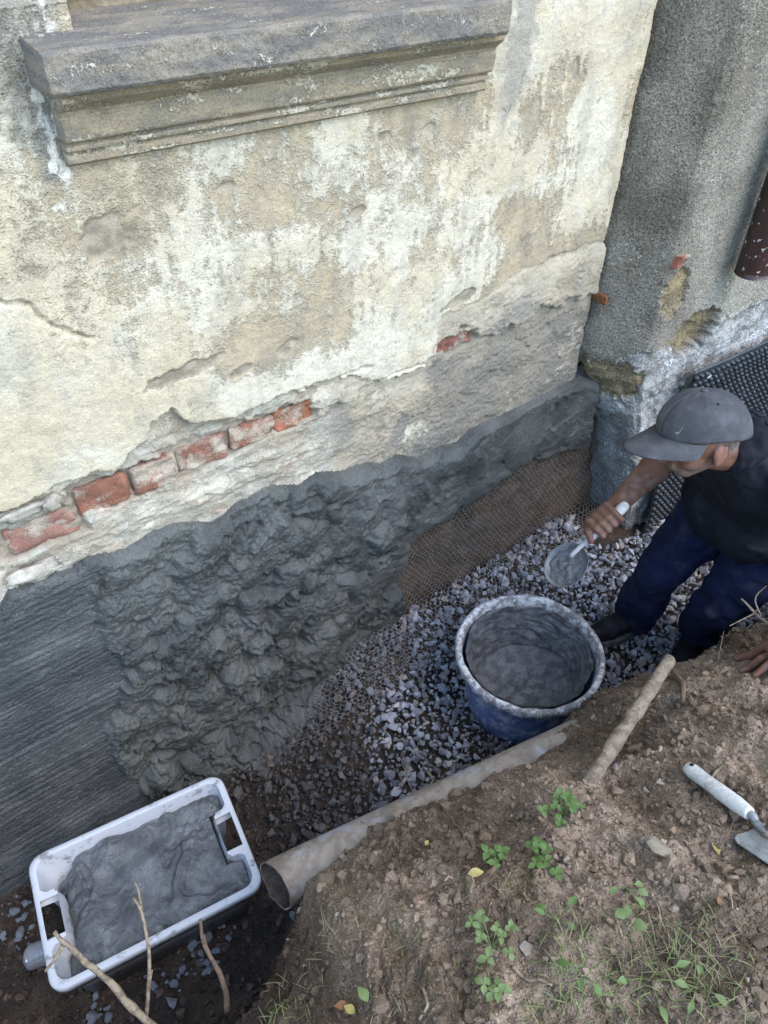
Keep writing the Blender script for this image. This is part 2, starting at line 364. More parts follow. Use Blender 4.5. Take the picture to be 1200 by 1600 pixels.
# cracks in the coat
def crack(pts, wd, dp, seed, am=0.006):
    L = wl(pts); dmin = np.full(X.shape, 9.0)
    jx = X + am * fbm(X * 35, Z * 35, 3, seed); jz = Z + am * fbm(X * 35, Z * 35, 3, seed + 5)
    bx = (X > L[:, 0].min() - .05) & (X < L[:, 0].max() + .05) & (Z > L[:, 1].min() - .05) & (Z < L[:, 1].max() + .05)
    for a, b in zip(L[:-1], L[1:]):
        ab = b - a; t = np.clip(((jx - a[0]) * ab[0] + (jz - a[1]) * ab[1]) / (ab @ ab), 0, 1)
        dmin = np.minimum(dmin, np.hypot(jx - a[0] - t * ab[0], jz - a[1] - t * ab[1]))
    return -dp * sst(wd, wd * 0.35, dmin) * bx
for c_ in [([(0, 470), (45, 475), (75, 505), (110, 520), (145, 525)], .006, .010), ([(450, 615), (500, 600), (580, 572)], .005, .012), ([(690, 545), (770, 520), (850, 487), (930, 470)], .006, .014), ([(780, 530), (775, 545), (760, 560)], .005, .012), ([(560, 610), (640, 575), (700, 560)], .005, .010), ([(820, 450), (880, 425), (930, 395)], .005, .010), ([(95, 905), (90, 860), (95, 800)], .006, .014), ([(520, 650), (520, 700)], .005, .010), ([(0, 900), (60, 880), (95, 870)], .006, .016)]:
    h += crack(c_[0], c_[1], c_[2], int(c_[2] * 1e4) + len(c_[0]))
# band under the smooth coat: rough old render, bed joints and lime
rt = sst(0.75, 0.95, X)                                # right part is coarse brown render
h2 = -0.018 + 0.009 * fbm(X * 7, Z * 16, 4, 90) + 0.0014 * fbm(X * 70, Z * 90, 3, 91)
w_, wv = worley(X * 16 + 3 * 0, Z * 22, 5); h2 += 0.007 * (wv - 0.5) * (1 - rt)
h2r = -0.024 + 0.009 * fbm(X * 6, Z * 9, 4, 92) + 0.0016 * fbm(X * 90, Z * 90, 3, 93) + 0.0055 * (.5 - worley(X * 115, Z * 115, 8)[0]) * sst(.02, .12, z1 - Z) + 0.006 * (worley(X * 9 + .6 * fbm(X * 20, Z * 20, 3, 94), Z * 17, 6)[1] - .5) * sst(.03, .10, z1 - Z) + 0.020 * sst(-0.005, 0.005, Z - (line_z(wl([(500, 650), (570, 612), (650, 572), (780, 520), (860, 482), (930, 462), (960, 455)]), X) + 0.022 * fbm(X * 13, Z * 20, 4, 95)))
h2 = h2 * (1 - rt) + h2r * rt
BZ0, BZ1 = 1.170, 1.247                                # brick course
def slot(x0, x1, z0, z1, r=0.010):
    rg = 0.020 * fbm(X * 12, Z * 24, 4, 97) + .004
    return sst(-r, 0, np.minimum(np.minimum(X - x0, x1 - X), np.minimum(Z - z0, z1 - Z)) + rg)
sl_ = slot(0.00, 0.185, BZ0 - .028, BZ1 - .040) + slot(0.18, 0.56, BZ0 + .010, BZ1 + 0.010) + slot(0.50, 0.805, BZ0 + .034, BZ1 + .012) + slot(1.215, 1.35, 1.255, 1.298)
sl_ = np.clip(sl_, 0, 1)
h2 = h2 * (1 - sl_) + sl_ * (-0.036 + .004 * fbm(X * 60, Z * 60, 2, 98))
up = up * (1 - sl_ * sst(1.15, 1.2, X))
under2 = mixc((0.46, 0.43, 0.36), (0.36, 0.31, 0.235), sst(-.3, .5, fbm(X * 8, Z * 14, 4, 100)))
under2 = mixc(under2, (0.44, 0.25, 0.19), sst(0.25, 0.75, fbm(X * 6, Z * 16, 3, 101)) * (1 - rt) * .65)
under2 = mixc(under2, mixc((0.36, 0.31, 0.23), (0.235, 0.215, 0.18), sst(-.3, .4, fbm(X * 5, Z * 6, 3, 102))), rt)
under2 = mixc(under2, (0.47, 0.41, 0.315), rt * sst(.16, .04, z1 - Z + .05 * fbm(X * 8, Z * 8, 3, 108)) * .85)
grime = sst(0.10, 0.28, z1 - Z + .06 * fbm(X * 7, Z * 7, 3, 109)) * sst(1.0, 1.3, X); under2 = mixc(under2, (0.20, 0.185, 0.155), grime * .7)
under2 = mixc(under2, (0.27, 0.22, 0.17), sl_ * .8)
lime = mixc((0.43, 0.385, 0.30), (0.53, 0.48, 0.385), sst(-.3, .3, fbm(X * 20, Z * 20, 2, 104)))
m2 = 0.42 + 0.42 * fbm(X * 5, Z * 9, 4, 105) + 0.30 * sst(0.035, 0.0, Z - z2) - 0.30 * rt + .25 * fbm(X * 24, Z * 34, 3, 106) - 0.5 * sl_
m2 = m2 + .5 * sst(-.1, .4, blob(X, Z, 520, 615, .06, .03, 111)) + .6 * sst(-.1, .4, blob(X, Z, 660, 690, .07, .07, 112)) + .45 * sst(0, .5, blob(X, Z, 600, 620, .09, .05, 113)) + .5 * sst(0, .5, blob(X, Z, 820, 505, .10, .025, 114, .35, .15))
up_, lo_ = up, lo
H_ = h * up_ + h2 * (1 - up_)
H_ = H_ * lo_ + (1 - lo_) * -0.055
m = m * up_ + m2 * (1 - up_)
ca = mixc(under2, under, up_); cb = mixc(lime, over, up_)
gcol = mixc((0.26, 0.225, 0.17), (0.37, 0.32, 0.245), sst(-.4, .4, fbm(X * 25, Z * 25, 3, 107)))
ca = mixc(ca, gcol, chip); m = m * (1 - chip) + chip * 0.05
# white run of bird lime at the left sill end
run = sst(-.1, .35, blob(X, Z, 72, 150, 0.022, 0.15, 120, 0.75, -0.12)); m = m * (1 - run) + run * (.62 + .5 * fbm(X * 60, Z * 25, 3, 121)); cb = mixc(cb, (0.66, 0.63, 0.56), run)
# window opening: drop the coat back to form the reveals
WX0, WX1, WZ0 = 0.415, 1.20, 2.085
win = ((X > WX0) & (X < WX1) & (Z > WZ0) & (Z < 4.2)).astype(float)
H_ = H_ * (1 - win) - 0.17 * win
joint = sst(0, .003, X - (1.8385 + .0035 * fbm(Z * 14, Z * 0 + 3, 3, 78) - .004 * sst(.2, .6, vn(Z * 5, Z * 0 + 9, 79)))) * sst(1.42, 1.47, Z)
H_ = H_ * (1 - joint) - 0.075 * joint                  # open joint between wall and corner pier
P = np.stack([X, WY - H_, Z], -1)
bm_obj('light_block', box_bm(-7, 7, 1.605, 1.9, -0.3, 5.39, 0), MAT['lightblock'], house)  # unseen box added behind the wall to keep light from leaking through
grid('plaster', P, MAT['plaster'], house, {'ca': ca, 'cb': cb, 'm': m})

# ---- window sill and the moulded apron band below it, swept along x with weathered edges
def sweep_x(name, prof, x0, x1, nx, mat, cols, seed, am=0.0022, back=1.44, mm=None):
    pr = np.array(prof); seg = np.linalg.norm(np.diff(pr, axis=0), axis=1); s = np.concatenate([[0], np.cumsum(seg)])
    q = np.unique(np.concatenate([np.linspace(0, s[-1], int(s[-1] / 0.004)), s, s[1:-1] - .0015, s[1:-1] + .0015]))
    yy = np.interp(q, s, pr[:, 0]); zz = np.interp(q, s, pr[:, 1])
    xx = np.linspace(x0, x1, nx); XX, YY = np.meshgrid(xx, yy); ZZ = np.repeat(zz[:, None], nx, 1); QQ = np.repeat(q[:, None], nx, 1)
    dn = am * fbm(XX * 60, QQ * 60, 4, seed) + am * 1.6 * fbm(XX * 6, QQ * 10, 2, seed + 3)
    YY = YY - dn; ZZ = ZZ + 0.5 * dn
    YY[:, 0] = back; YY[:, -1] = back
    XX[:, 0] = x0 + 0.002; XX[:, -1] = x1 - 0.002
    a, b, base, k = cols
    mk = base + k * fbm(XX * 9, QQ * 30, 4, seed + 9) + (mm(XX, QQ) if mm else 0)
    ca_ = mixc(a[0], a[1], sst(-.4, .4, fbm(XX * 7, QQ * 25, 3, seed + 11))); cb_ = np.broadcast_to(np.array(b), XX.shape + (3,))
    return grid(name, np.stack([XX, YY, ZZ], -1), mat, house, {'ca': ca_, 'cb': cb_, 'm': mk})
MAT['sill'] = mat_layers('weathered_sill', 130, 240, 1.6, 0.10, 0.3, 0.0025, 0.002)
sweep_x('window_sill', [(1.62, 2.128), (1.50, 2.118), (1.325, 2.106), (1.320, 2.100), (1.319, 2.050), (1.324, 2.043), (1.44, 2.046)], 0.325, 1.262, 330, MAT['sill'], (((0.25, 0.22, 0.175), (0.17, 0.16, 0.145)), (0.54, 0.49, 0.41), 0.27, 0.24), 200)
sweep_x('moulding', [(1.44, 2.042), (1.352, 2.041), (1.357, 2.026), (1.378, 2.010), (1.382, 2.000), (1.378, 1.997), (1.383, 1.966), (1.386, 1.962), (1.400, 1.957), (1.392, 1.952), (1.393, 1.946), (1.406, 1.943), (1.399, 1.937), (1.400, 1.925), (1.412, 1.919), (1.44, 1.918)], 0.345, 1.285, 330, MAT['sill'], (((0.38, 0.31, 0.215), (0.29, 0.25, 0.19)), (0.57, 0.51, 0.40), 0.36, 0.42), 230, 0.0010)

# ---- window: wooden frame and panes above the sill
MAT['wood'] = mat_two('old_window_wood', (0.17, 0.135, 0.085), (0.30, 0.25, 0.17), 14, .4, .6, 120, .3, .0015, .7)
tg = NT('window_glass'); tg.out((0.02, 0.025, 0.03), 0.08, 0.6); MAT['glass'] = tg.m
winm = bm_obj('window', box_bm(WX0 - .02, WX1 + .02, 1.545, 1.585, 2.112, 2.142), MAT['wood'], house, True)
for a, b, c, d in [(WX0, WX0 + .06, 2.142, 4.15), (WX1 - .06, WX1, 2.142, 4.15), (0.78, 0.84, 2.142, 4.15)]:
    bm_obj('frame', box_bm(a, b, 1.535, 1.58, c, d), MAT['wood'], winm, True)
for a, b in [(WX0 + .06, .78), (.84, WX1 - .06)]:
    bm_obj('frame', box_bm(a, b, 1.532, 1.575, 2.143, 2.19, 0.010), MAT['wood'], winm, True)
    bm_obj('pane', box_bm(a, b, 1.556, 1.562, 2.19, 4.15, 0), MAT['glass'], winm)

# ---- exposed bricks
MAT['brick'] = mat_layers('old_brick', 70, 300, 1.1, 0.2, 0.3, 0.003, 0.0015, lay=0.0008)
def brick(x0, x1, z0, z1, y, col, dust, seed, tilt=0.0):
    n1, n2, n3 = max(4, int((x1 - x0) / .006)), max(3, int((z1 - z0) / .006)), 10
    bm = bmesh.new(); bmesh.ops.create_cube(bm, size=1.0)
    bmesh.ops.subdivide_edges(bm, edges=bm.edges[:], cuts=12, use_grid_fill=True)
    V = np.array([v.co[:] for v in bm.verts]); p = 14
    V = V / (np.sum(np.abs(V * 2) ** p, 1) ** (1 / p))[:, None] * np.max(np.abs(V * 2), 1)[:, None]
    V = V * [(x1 - x0), 0.10, (z1 - z0)]; V[:, 2] += tilt * V[:, 0]
    V += np.array([(x0 + x1) / 2, y + 0.05, (z0 + z1) / 2])
    dn = 0.0050 * fbm3(V, 40, 4, seed) + .004 * fbm3(V, 9, 2, seed + 5); V[:, 1] -= dn * 2; V[:, 0] += dn; V[:, 2] += dn
    for v, q in zip(bm.verts, V): v.co = Vector(q)
    o = bm_obj('brick', bm, MAT['brick'], house, True)
    k = fbm3(V, 14, 3, seed + 1); cl = mixc(col, tuple(c * .72 for c in col), sst(-.4, .4, k))
    set_attrs(o.data, {'ca': cl, 'cb': np.tile((0.40, 0.34, 0.27), (len(V), 1)), 'm': dust + 0.4 * fbm3(V, 22, 3, seed + 2)})
    return o
brick(0.020, 0.178, 1.130, 1.208, 1.447, (0.34, 0.18, 0.14), 0.50, 301)
brick(0.186, 0.305, 1.166, 1.246, 1.443, (0.30, 0.135, 0.09), 0.42, 302)
brick(0.311, 0.430, 1.168, 1.248, 1.441, (0.28, 0.125, 0.085), 0.48, 303)
brick(0.436, 0.562, 1.180, 1.252, 1.443, (0.30, 0.14, 0.10), 0.50, 304, -0.02)
brick(0.568, 0.692, 1.190, 1.254, 1.443, (0.32, 0.14, 0.09), 0.46, 305)
brick(0.697, 0.815, 1.194, 1.256, 1.442, (0.32, 0.13, 0.075), 0.38, 308)
brick(1.210, 1.283, 1.246, 1.300, 1.446, (0.30, 0.13, 0.10), 0.4, 306)
brick(1.288, 1.357, 1.250, 1.302, 1.447, (0.29, 0.13, 0.10), 0.42, 307)
# loose lumps of old render beside the bricks
def lump(name, c, r, mat, parent, col, seed, n=3, am=0.25):
    bm = bmesh.new(); bmesh.ops.create_icosphere(bm, subdivisions=n, radius=1.0)
    V = np.array([v.co[:] for v in bm.verts]); f = 1 + am * fbm3(V, 1.6, 3, seed)
    V = V * f[:, None]; V = np.sign(V) * np.abs(V) ** 0.85; V = V * np.array(r) + np.array(c)
    for v, q in zip(bm.verts, V): v.co = Vector(q)
    o = bm_obj(name, bm, mat, parent, True)
    set_attrs(o.data, {'ca': mixc(col, tuple(q * .75 for q in col), sst(-.4, .4, fbm3(V, 30, 3, seed + 4)))})
    return o
def wp(px, py, y): return tuple(on_y(px, py, y))
lump('render_chunk', wp(80, 785, 1.425), (0.022, 0.016, 0.018), MAT['clod'], house, (0.42, 0.38, 0.31), 401, 3, .5)
lump('render_chunk', wp(32, 802, 1.425), (0.056, 0.014, 0.018), MAT['clod'], house, (0.44, 0.41, 0.34), 402, 3, .6)
lump('render_chunk', wp(60, 893, 1.425), (0.058, 0.010, 0.022), MAT['clod'], house, (0.48, 0.44, 0.37), 403, 3, .7)
MAT['rust'] = mat_two('rusty_iron', (0.16, 0.06, 0.025), (0.24, 0.11, 0.05), 90, .4, .6, 300, .35, .001, .85)
pin = on_y(943, 466, 1.40); bm_obj('iron_pin', box_bm(pin[0] - .006, pin[0] + .006, 1.385, 1.47, pin[2] - .018, pin[2] + .012, .003), MAT['rust'], house, True)

# ---- corner pier in grey pebbledash, standing proud of the main wall
PY = 1.245
path = np.array([(1.857, 1.58), (1.859, 1.452), (1.867, 1.419), (1.935, 1.300), (1.957, 1.262), (1.985, 1.247), (2.03, PY), (3.2, PY), (7.0, PY)])
sg = np.concatenate([[0], np.cumsum(np.linalg.norm(np.diff(path, axis=0), axis=1))])
ss = np.concatenate([np.linspace(0, sg[6], 70, endpoint=False), np.linspace(sg[6], sg[7], 280, endpoint=False), np.linspace(sg[7], sg[8], 10)])
zz = axis([(-0.15, 2.25, 560), (2.25, 5.4, 14)])
S_, Zp = np.meshgrid(ss, zz)
Xp = np.interp(S_, sg, path[:, 0]); Yp = np.interp(S_, sg, path[:, 1])
Xp = Xp + np.interp(Zp, [0, .2, .55, .97], [.33, .30, .19, 0]) * np.interp(S_, [sg[2], sg[5], sg[6] + .5], [1.0, .6, 0.0])
tn = np.gradient(np.stack([np.interp(ss, sg, path[:, 0]), np.interp(ss, sg, path[:, 1])], 1), axis=0); tn /= np.linalg.norm(tn, axis=1)[:, None]
from_n = np.stack([tn[:, 1], -tn[:, 0]], 1)
def on_pier(px, py): q = on_y(px, py, PY); return q[0], q[2]
pl = np.array([(1.80, 1.00), (1.90, 1.00)] + [on_pier(*p) for p in [(1012, 560), (1040, 540), (1075, 510), (1110, 515), (1140, 500), (1200, 468), (1260, 446)]]); pl = np.concatenate([pl, [[7, pl[-1, 1]]]])
zl = np.interp(Xp, pl[:, 0], pl[:, 1]) + 0.012 * fbm(S_ * 22, Zp * 22, 4, 130)
upp = sst(-0.004, 0.004, Zp - zl)
wd, wvv = worley(S_ * 130, Zp * 130, 12)
hp = 0.005 * fbm(S_ * 5, Zp * 5, 3, 131) + 0.0045 * (0.55 - wd) + 0.0015 * fbm(S_ * 200, Zp * 200, 2, 133)
wd2, wv2 = worley(S_ * 34, Zp * 34, 14)
hl = -0.016 + 0.016 * fbm(S_ * 6, Zp * 5, 4, 134) + 0.008 * (0.5 - wd2) + 0.002 * fbm(S_ * 60, Zp * 60, 3, 135)
def pblob(px, py, rx, ry, seed, rough=.3):
    x0, z0 = on_pier(px, py); return 1 - np.hypot((Xp - x0) / rx, (Zp - z0) / ry) + rough * fbm(S_ * 28, Zp * 28, 3, seed)
hole = sst(-.05, .1, pblob(1088, 520, .125, .085, 140)) ; hole2 = sst(-.05, .12, pblob(1058, 458, .050, .085, 141)); hole3 = sst(-.05, .12, pblob(985, 620, .075, .085, 142))
hh = hp * upp + hl * (1 - upp)
hh = hh - 0.048 * hole - 0.012 * hole2 - .012 * hole3 + 0.006 * fbm(S_ * 14, Zp * 14, 3, 144) * np.clip(hole + hole2 + hole3, 0, 1)
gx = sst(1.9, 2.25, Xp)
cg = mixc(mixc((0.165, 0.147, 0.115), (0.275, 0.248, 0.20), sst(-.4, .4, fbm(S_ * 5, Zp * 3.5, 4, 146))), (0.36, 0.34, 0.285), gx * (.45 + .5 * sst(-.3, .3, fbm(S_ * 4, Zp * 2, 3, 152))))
cl = mixc((0.29, 0.285, 0.265), (0.45, 0.44, 0.41), sst(-.4, .4, fbm(S_ * 12, Zp * 12, 4, 147)))
cbrown = mixc((0.24, 0.19, 0.12), (0.33, 0.26, 0.15), sst(-.3, .4, fbm(S_ * 12, Zp * 20, 3, 148)))
cap_ = mixc(cl, cg, upp); cap_ = mixc(cap_, cbrown, np.clip(hole + hole2 + hole3, 0, 1))
cbp = mixc((0.66, 0.66, 0.64), (0.46, 0.44, 0.385), upp)
mp = (0.36 + .3 * fbm(S_ * 9, Zp * 9, 3, 150)) * (1 - upp) + upp * (0.24 + .35 * (wvv - .5) + .30 * fbm(S_ * 3, Zp * 3, 3, 151) * 1.0 + .4 * sst(.05, 0, Zp - zl))
mp = mp * (1 - np.clip(hole + hole2 + hole3, 0, 1))
nx_ = np.interp(S_, ss, from_n[:, 0]); ny_ = np.interp(S_, ss, from_n[:, 1])
grid('corner_pier', np.stack([Xp + nx_ * hh, Yp + ny_ * hh, Zp], -1), MAT['rough'], house, {'ca': cap_, 'cb': cbp, 'm': mp})
bpx, bpz = on_pier(1062, 408)
brick(bpx - .013, bpx + .013, bpz - .022, bpz + .014, PY - .0035, (0.34, 0.13, 0.09), 0.2, 310)

# ---- foundation below the coats: brown earth-stained masonry, behind the netting
xf = axis([(-7, -0.6, 12), (-0.6, 2.35, 330)]); zf = np.linspace(-0.3, 1.2, 180); Xf, Zf = np.meshgrid(xf, zf)
hf = 0.010 * fbm(Xf * 8, Zf * 8, 4, 160) + 0.004 * fbm(Xf * 50, Zf * 50, 3, 161)
grid('foundation', np.stack([Xf, 1.462 - hf, Zf], -1), MAT['soil'], house, {'ca': mixc((0.135, 0.095, 0.06), (0.085, 0.065, 0.045), sst(-.4, .4, fbm(Xf * 6, Zf * 6, 3, 162))), 'cb': np.broadcast_to(np.array((0.22, 0.17, 0.12)), Xf.shape + (3,)), 'm': 0.3 + .3 * fbm(Xf * 10, Zf * 10, 3, 163)})

# ---- fresh mortar coat: combed on the left, thrown on in pats on the right
xm = axis([(-7, -0.75, 14), (-0.75, -0.45, 40), (-0.45, 1.90, 610), (1.90, 1.99, 18)]); zm = axis([(-0.2, 1.16, 355)])
Xm, Zm = np.meshgrid(xm, zm)
hm = 0.012 + 0.010 * fbm(Xm * 5, Zm * 5, 4, 170)
rs = np.random.RandomState(7)
def splat(hm, x0, z0, rx, rz, ang, ht, seed):
    rr = max(rx, rz) * 1.5
    i0, i1 = np.searchsorted(xm, [x0 - rr, x0 + rr]); j0, j1 = np.searchsorted(zm, [z0 - rr, z0 + rr])
    if i1 - i0 < 3 or j1 - j0 < 3: return
    a = Xm[j0:j1, i0:i1]; b = Zm[j0:j1, i0:i1]
    c, s = math.cos(ang), math.sin(ang); wx = a + .016 * fbm(a * 12, b * 12, 3, seed); wz = b + .016 * fbm(a * 12, b * 12, 3, seed + 3)
    u = ((wx - x0) * c + (wz - z0) * s) / rx; v = (-(wx - x0) * s + (wz - z0) * c) / rz
    rho = np.hypot(u, v)
    f = ht * (0.40 + 0.60 * np.clip(v * 0.5 + 0.5, 0, 1)) * np.sqrt(np.clip(1 - rho ** 2.4, 0, 1)) + 0.004 * np.clip(-v, 0, 1) * (rho < 1)
    hm[j0:j1, i0:i1] = np.maximum(hm[j0:j1, i0:i1], f * (rho < 1.0))
# boundary between combed and thrown work
cb_line = wl([(175, 850), (150, 890), (140, 930), (150, 985), (185, 1030), (190, 1080), (165, 1130), (170, 1180), (230, 1230)])
oz = np.argsort(cb_line[:, 1]); xcb = np.interp(Zm, cb_line[oz, 1], cb_line[oz, 0]) + .015 * fbm(Xm * 20, Zm * 20, 3, 175)
comb = sst(0.012, -0.012, Xm - xcb)
hs = np.zeros_like(hm)
for k in range(330):
    z0 = rs.uniform(0.03, 1.0); big = 1.0 if z0 < .7 else .7
    splat(hs, rs.uniform(-0.1, 1.12), z0, rs.uniform(.030, .075), rs.uniform(.035, .10), R(rs.uniform(-45, 45)), rs.uniform(.012, .046) * big, 1000 + k * 7)
for k in range(110):
    splat(hs, rs.uniform(0.85, 1.95), rs.uniform(0.4, 1.0), rs.uniform(.035, .075), rs.uniform(.06, .14), R(rs.uniform(-20, 20)), rs.uniform(.008, .022), 5000 + k * 7)
rough_m = 0.0030 * fbm(Xm * 40, Zm * 40, 4, 180, .6) + 0.0026 * fbm(Xm * 110, Zm * 110, 2, 181)
ridg = 1 - np.abs(fbm(Xm * 11 + .5 * fbm(Xm * 6, Zm * 6, 2, 183), Zm * 6, 3, 182)); rough_m = rough_m + .012 * sst(.75, 1.0, ridg) * sst(-.2, .4, fbm(Xm * 3, Zm * 3, 2, 184))
pit_ = sst(.25, .75, fbm(Xm * 20 + .5 * fbm(Xm * 40, Zm * 40, 2, 186), Zm * 15, 3, 185)) * sst(.95, .6, Zm) * sst(1.2, .9, Xm)
wdm, wvm = worley(Xm * 75, Zm * 75, 31)
hth = hm * .8 + hs * 1.4 - .022 * pit_ + .0030 * (.5 - wdm) * sst(-.3, .3, fbm(Xm * 6, Zm * 6, 2, 187)) + rough_m * (0.6 + 0.8 * sst(1.0, 0.6, Xm)) - 0.006
ang = 0.04
zc_ = Zm - ang * Xm + .004 * vn(Xm * 3, Zm * 5, 189); comb_l = vn(Xm * 1.1, zc_ * 75, 190) * .6 + vn(Xm * 1.7, zc_ * 120, 191) * .5
hcb = 0.010 + 0.004 * fbm(Xm * 4, Zm * 4, 2, 192) + 0.0050 * comb_l + 0.0016 * fbm(Xm * 30, Zm * 110, 3, 193) - .004 * sst(.35, .7, vn(Xm * 22, zc_ * 60, 194))
hmm = hth * (1 - comb) + hcb * comb
# the gap where bare wall and netting still show
gap = wl([(622, 985), (628, 895), (648, 836), (700, 808), (745, 778), (790, 750), (812, 728), (850, 718), (900, 700), (952, 668), (1040, 680), (1040, 1000)])
def inside(Xa, Za, poly):
    r = np.zeros(Xa.shape, bool); n = len(poly); j = n - 1
    for i in range(n):
        xi, zi = poly[i]; xj, zj = poly[j]
        r ^= ((zi > Za) != (zj > Za)) & (Xa < (xj - xi) * (Za - zi) / (zj - zi + 1e-12) + xi); j = i
    return r
def poly_dist(Xa, Za, poly):
    dm = np.full(Xa.shape, 9.0); q = np.concatenate([poly, poly[:1]])
    for a, b in zip(q[:-1], q[1:]):
        ab = b - a; t = np.clip(((Xa - a[0]) * ab[0] + (Za - a[1]) * ab[1]) / (ab @ ab + 1e-12), 0, 1)
        dm = np.minimum(dm, np.hypot(Xa - a[0] - t * ab[0], Za - a[1] - t * ab[1]))
    return np.where(inside(Xa, Za, poly), dm, -dm)
wx = Xm + .014 * fbm(Xm * 18, Zm * 18, 4, 195); wz = Zm + .014 * fbm(Xm * 18, Zm * 18, 4, 196)
gd = poly_dist(wx, wz, gap); g = sst(-0.014, 0.010, gd)
hmm = hmm * (1 - g) + g * -0.075
top2 = line_z(L2, Xm); hmm = np.where(Zm > top2 + 0.02, -0.05, np.minimum(hmm, 0.002 + .004 * fbm(Xm * 30, Zm * 30, 3, 197) + (top2 + .015 - Zm) * 0.9))
hmm = hmm * (1 - .35 * sst(1.2, 1.6, Xm) * sst(0, .01, hmm))
hmm = hmm * sst(1.965, 1.925, Xm) - .05 * sst(1.925, 1.965, Xm)
hmm += (0.05 + 0.10 * sst(.25, .5, Xm)) * sst(0.17, 0.0, Zm) * sst(1.05, 0.7, Xm)          # foot of the coat runs out on the floor
ybase = np.where(Xm > 1.88, 1.42 - 0.55 * (Xm - 1.88), 1.42)
cma = mixc((0.054, 0.058, 0.053), (0.096, 0.100, 0.090), sst(-.4, .4, fbm(Xm * 6, Zm * 6, 4, 198)))
cma = mixc(cma, (0.060, 0.064, 0.063), comb)
cmb = np.broadcast_to(np.array((0.125, 0.127, 0.118)), Xm.shape + (3,))
grid('mortar_coat', np.stack([Xm, ybase - hmm, Zm], -1), MAT['mortar'], house, {'ca': cma, 'cb': cmb, 'm': 0.28 + .3 * fbm(Xm * 8, Zm * 8, 4, 199) + .1 * comb}, keep=((g < .97) & (Zm < top2 + .05))[:-1, :-1])

# ---- brown rainwater downpipe with paint splashes
dp = empty('downpipe', (2.25, 1.17, 1.36), 'dark brown rainwater downpipe end with white paint splashes', 'downpipe')
t = NT('brown_pipe'); a_ = t.noise(55, 3, .5); b_ = t.noise(12, 3)
MAT['brownpipe'] = t.out(t.mix(t.math('MULTIPLY', t.ramp(a_, .64, .68), t.ramp(b_, .42, .55)), t.mix(t.ramp(b_, .3, .7), (0.035, 0.016, 0.014), (0.05, 0.024, 0.02)), (0.6, 0.58, 0.56)), .35, .5)
p0 = on_y(1174, 428, 1.172)
V, Fq = tube_arrays([(p0[0], 1.172, p0[2] + .0), (p0[0], 1.172, p0[2] + .02), (p0[0], 1.172, 3.0), (p0[0], 1.172, 5.3)], [.052, .052, .052, .052], 28, False)
V2, Fq2 = tube_arrays([(p0[0], 1.172, p0[2] + .0), (p0[0], 1.172, p0[2] + .3)], [.048, .048], 28, False)
py_mesh('tube', np.concatenate([V, V2]), Fq + [tuple(i + len(V) for i in f) for f in Fq2] + [(j, (j + 1) % 28, len(V) + (j + 1) % 28, len(V) + j) for j in range(28)], MAT['brownpipe'], dp)
V, Fq = tube_arrays([(p0[0], 1.172, 2.30), (p0[0], 1.172, 2.33)], [.056, .056], 28, True); py_mesh('clamp', V, Fq, MAT['brownpipe'], dp)

# ================================================================== GROUND: trench floor and bank
def floor_z(x, y):
    z = 0.02 + 0.10 * sst(0.25, 1.0, x) + 0.07 * sst(1.18, 1.40, y) * sst(0.5, 1.0, x) + 0.06 * sst(1.3, 2.1, x)
    return z
def pipe_y(x): return 0.668 - 0.175 * (x - 0.232)
EX = np.array([-60, -0.6, -0.25, 0.02, 0.12, 0.20, 0.27, 0.34, 0.44, 1.0, 1.08, 1.16, 1.30, 1.60, 2.2, 60]); EY = np.array([0.42, 0.42, 0.42, 0.44, 0.47, 0.53, 0.612, 0.640, pipe_y(.44), pipe_y(1.0), 0.560, 0.553, 0.505, 0.46, 0.45, .45])
def edge_y(x): return np.interp(x, EX, EY)
def bank_z(x, y):
    t_ = np.maximum(edge_y(x) - y, 0)
    return 0.705 + 0.40 * (1 - np.exp(-t_ / 0.27)) + 0.025 * sst(0.75, 1.1, x)
xb = axis([(-60, -2, 12), (-2, -0.35, 30), (-0.35, 1.75, 520), (1.75, 4, 30), (4, 60, 12)])
tb = np.concatenate([-np.geomspace(60, 0.95, 24), np.linspace(-0.93, 0.0, 235)])     # back from the edge
db = np.linspace(0.02, 1.0, 90)                                                      # down the face
XB = np.repeat(xb[None], len(tb) + len(db), 0)
yt = edge_y(xb)[None] + tb[:, None]; ztop = bank_z(np.repeat(xb[None], len(tb), 0), yt)
fz = floor_z(xb, 0.85) - 0.05
dd = db[:, None]
ze_ = 0.705 + 0.025 * sst(0.75, 1.1, xb)[None]; zf_ = ze_ + (fz[None] - ze_) * dd; yf = edge_y(xb)[None] + 0.02 + (0.14 * dd ** 0.8) + 0.05 * sst(.75, 1, dd)
YB = np.concatenate([yt, yf]); ZB = np.concatenate([ztop, zf_])
s_ = np.concatenate([tb, db * 0.72])[:, None] * np.ones_like(xb)[None]
near = sst(2.5, 1.0, np.abs(s_)) * sst(3.0, 2.0, np.abs(XB - .7))
dn = 0.026 * fbm(XB * 5, s_ * 5, 3, 400) + 0.019 * fbm(XB * 14, s_ * 14, 4, 403) + 0.005 * fbm(XB * 60, s_ * 60, 3, 405) * near
wd3, wv3 = worley(XB * 40, s_ * 40, 21); dn = dn + 0.006 * (0.5 - wd3) * near * sst(-.3, .3, fbm(XB * 4, s_ * 4, 2, 410))
face = sst(-0.10, 0.25, s_); pk = sst(0.10, 0.02, np.abs(s_ - 0.02)) * sst(.15, .25, XB) * sst(1.04, .96, XB); dn = dn * (1 - .35 * pk) - .004 * pk
YB = YB + dn * face; ZB = ZB + dn * (1 - .7 * face)
moist = sst(-0.12, 0.15, s_ + .06 * fbm(XB * 6, s_ * 6, 3, 412))
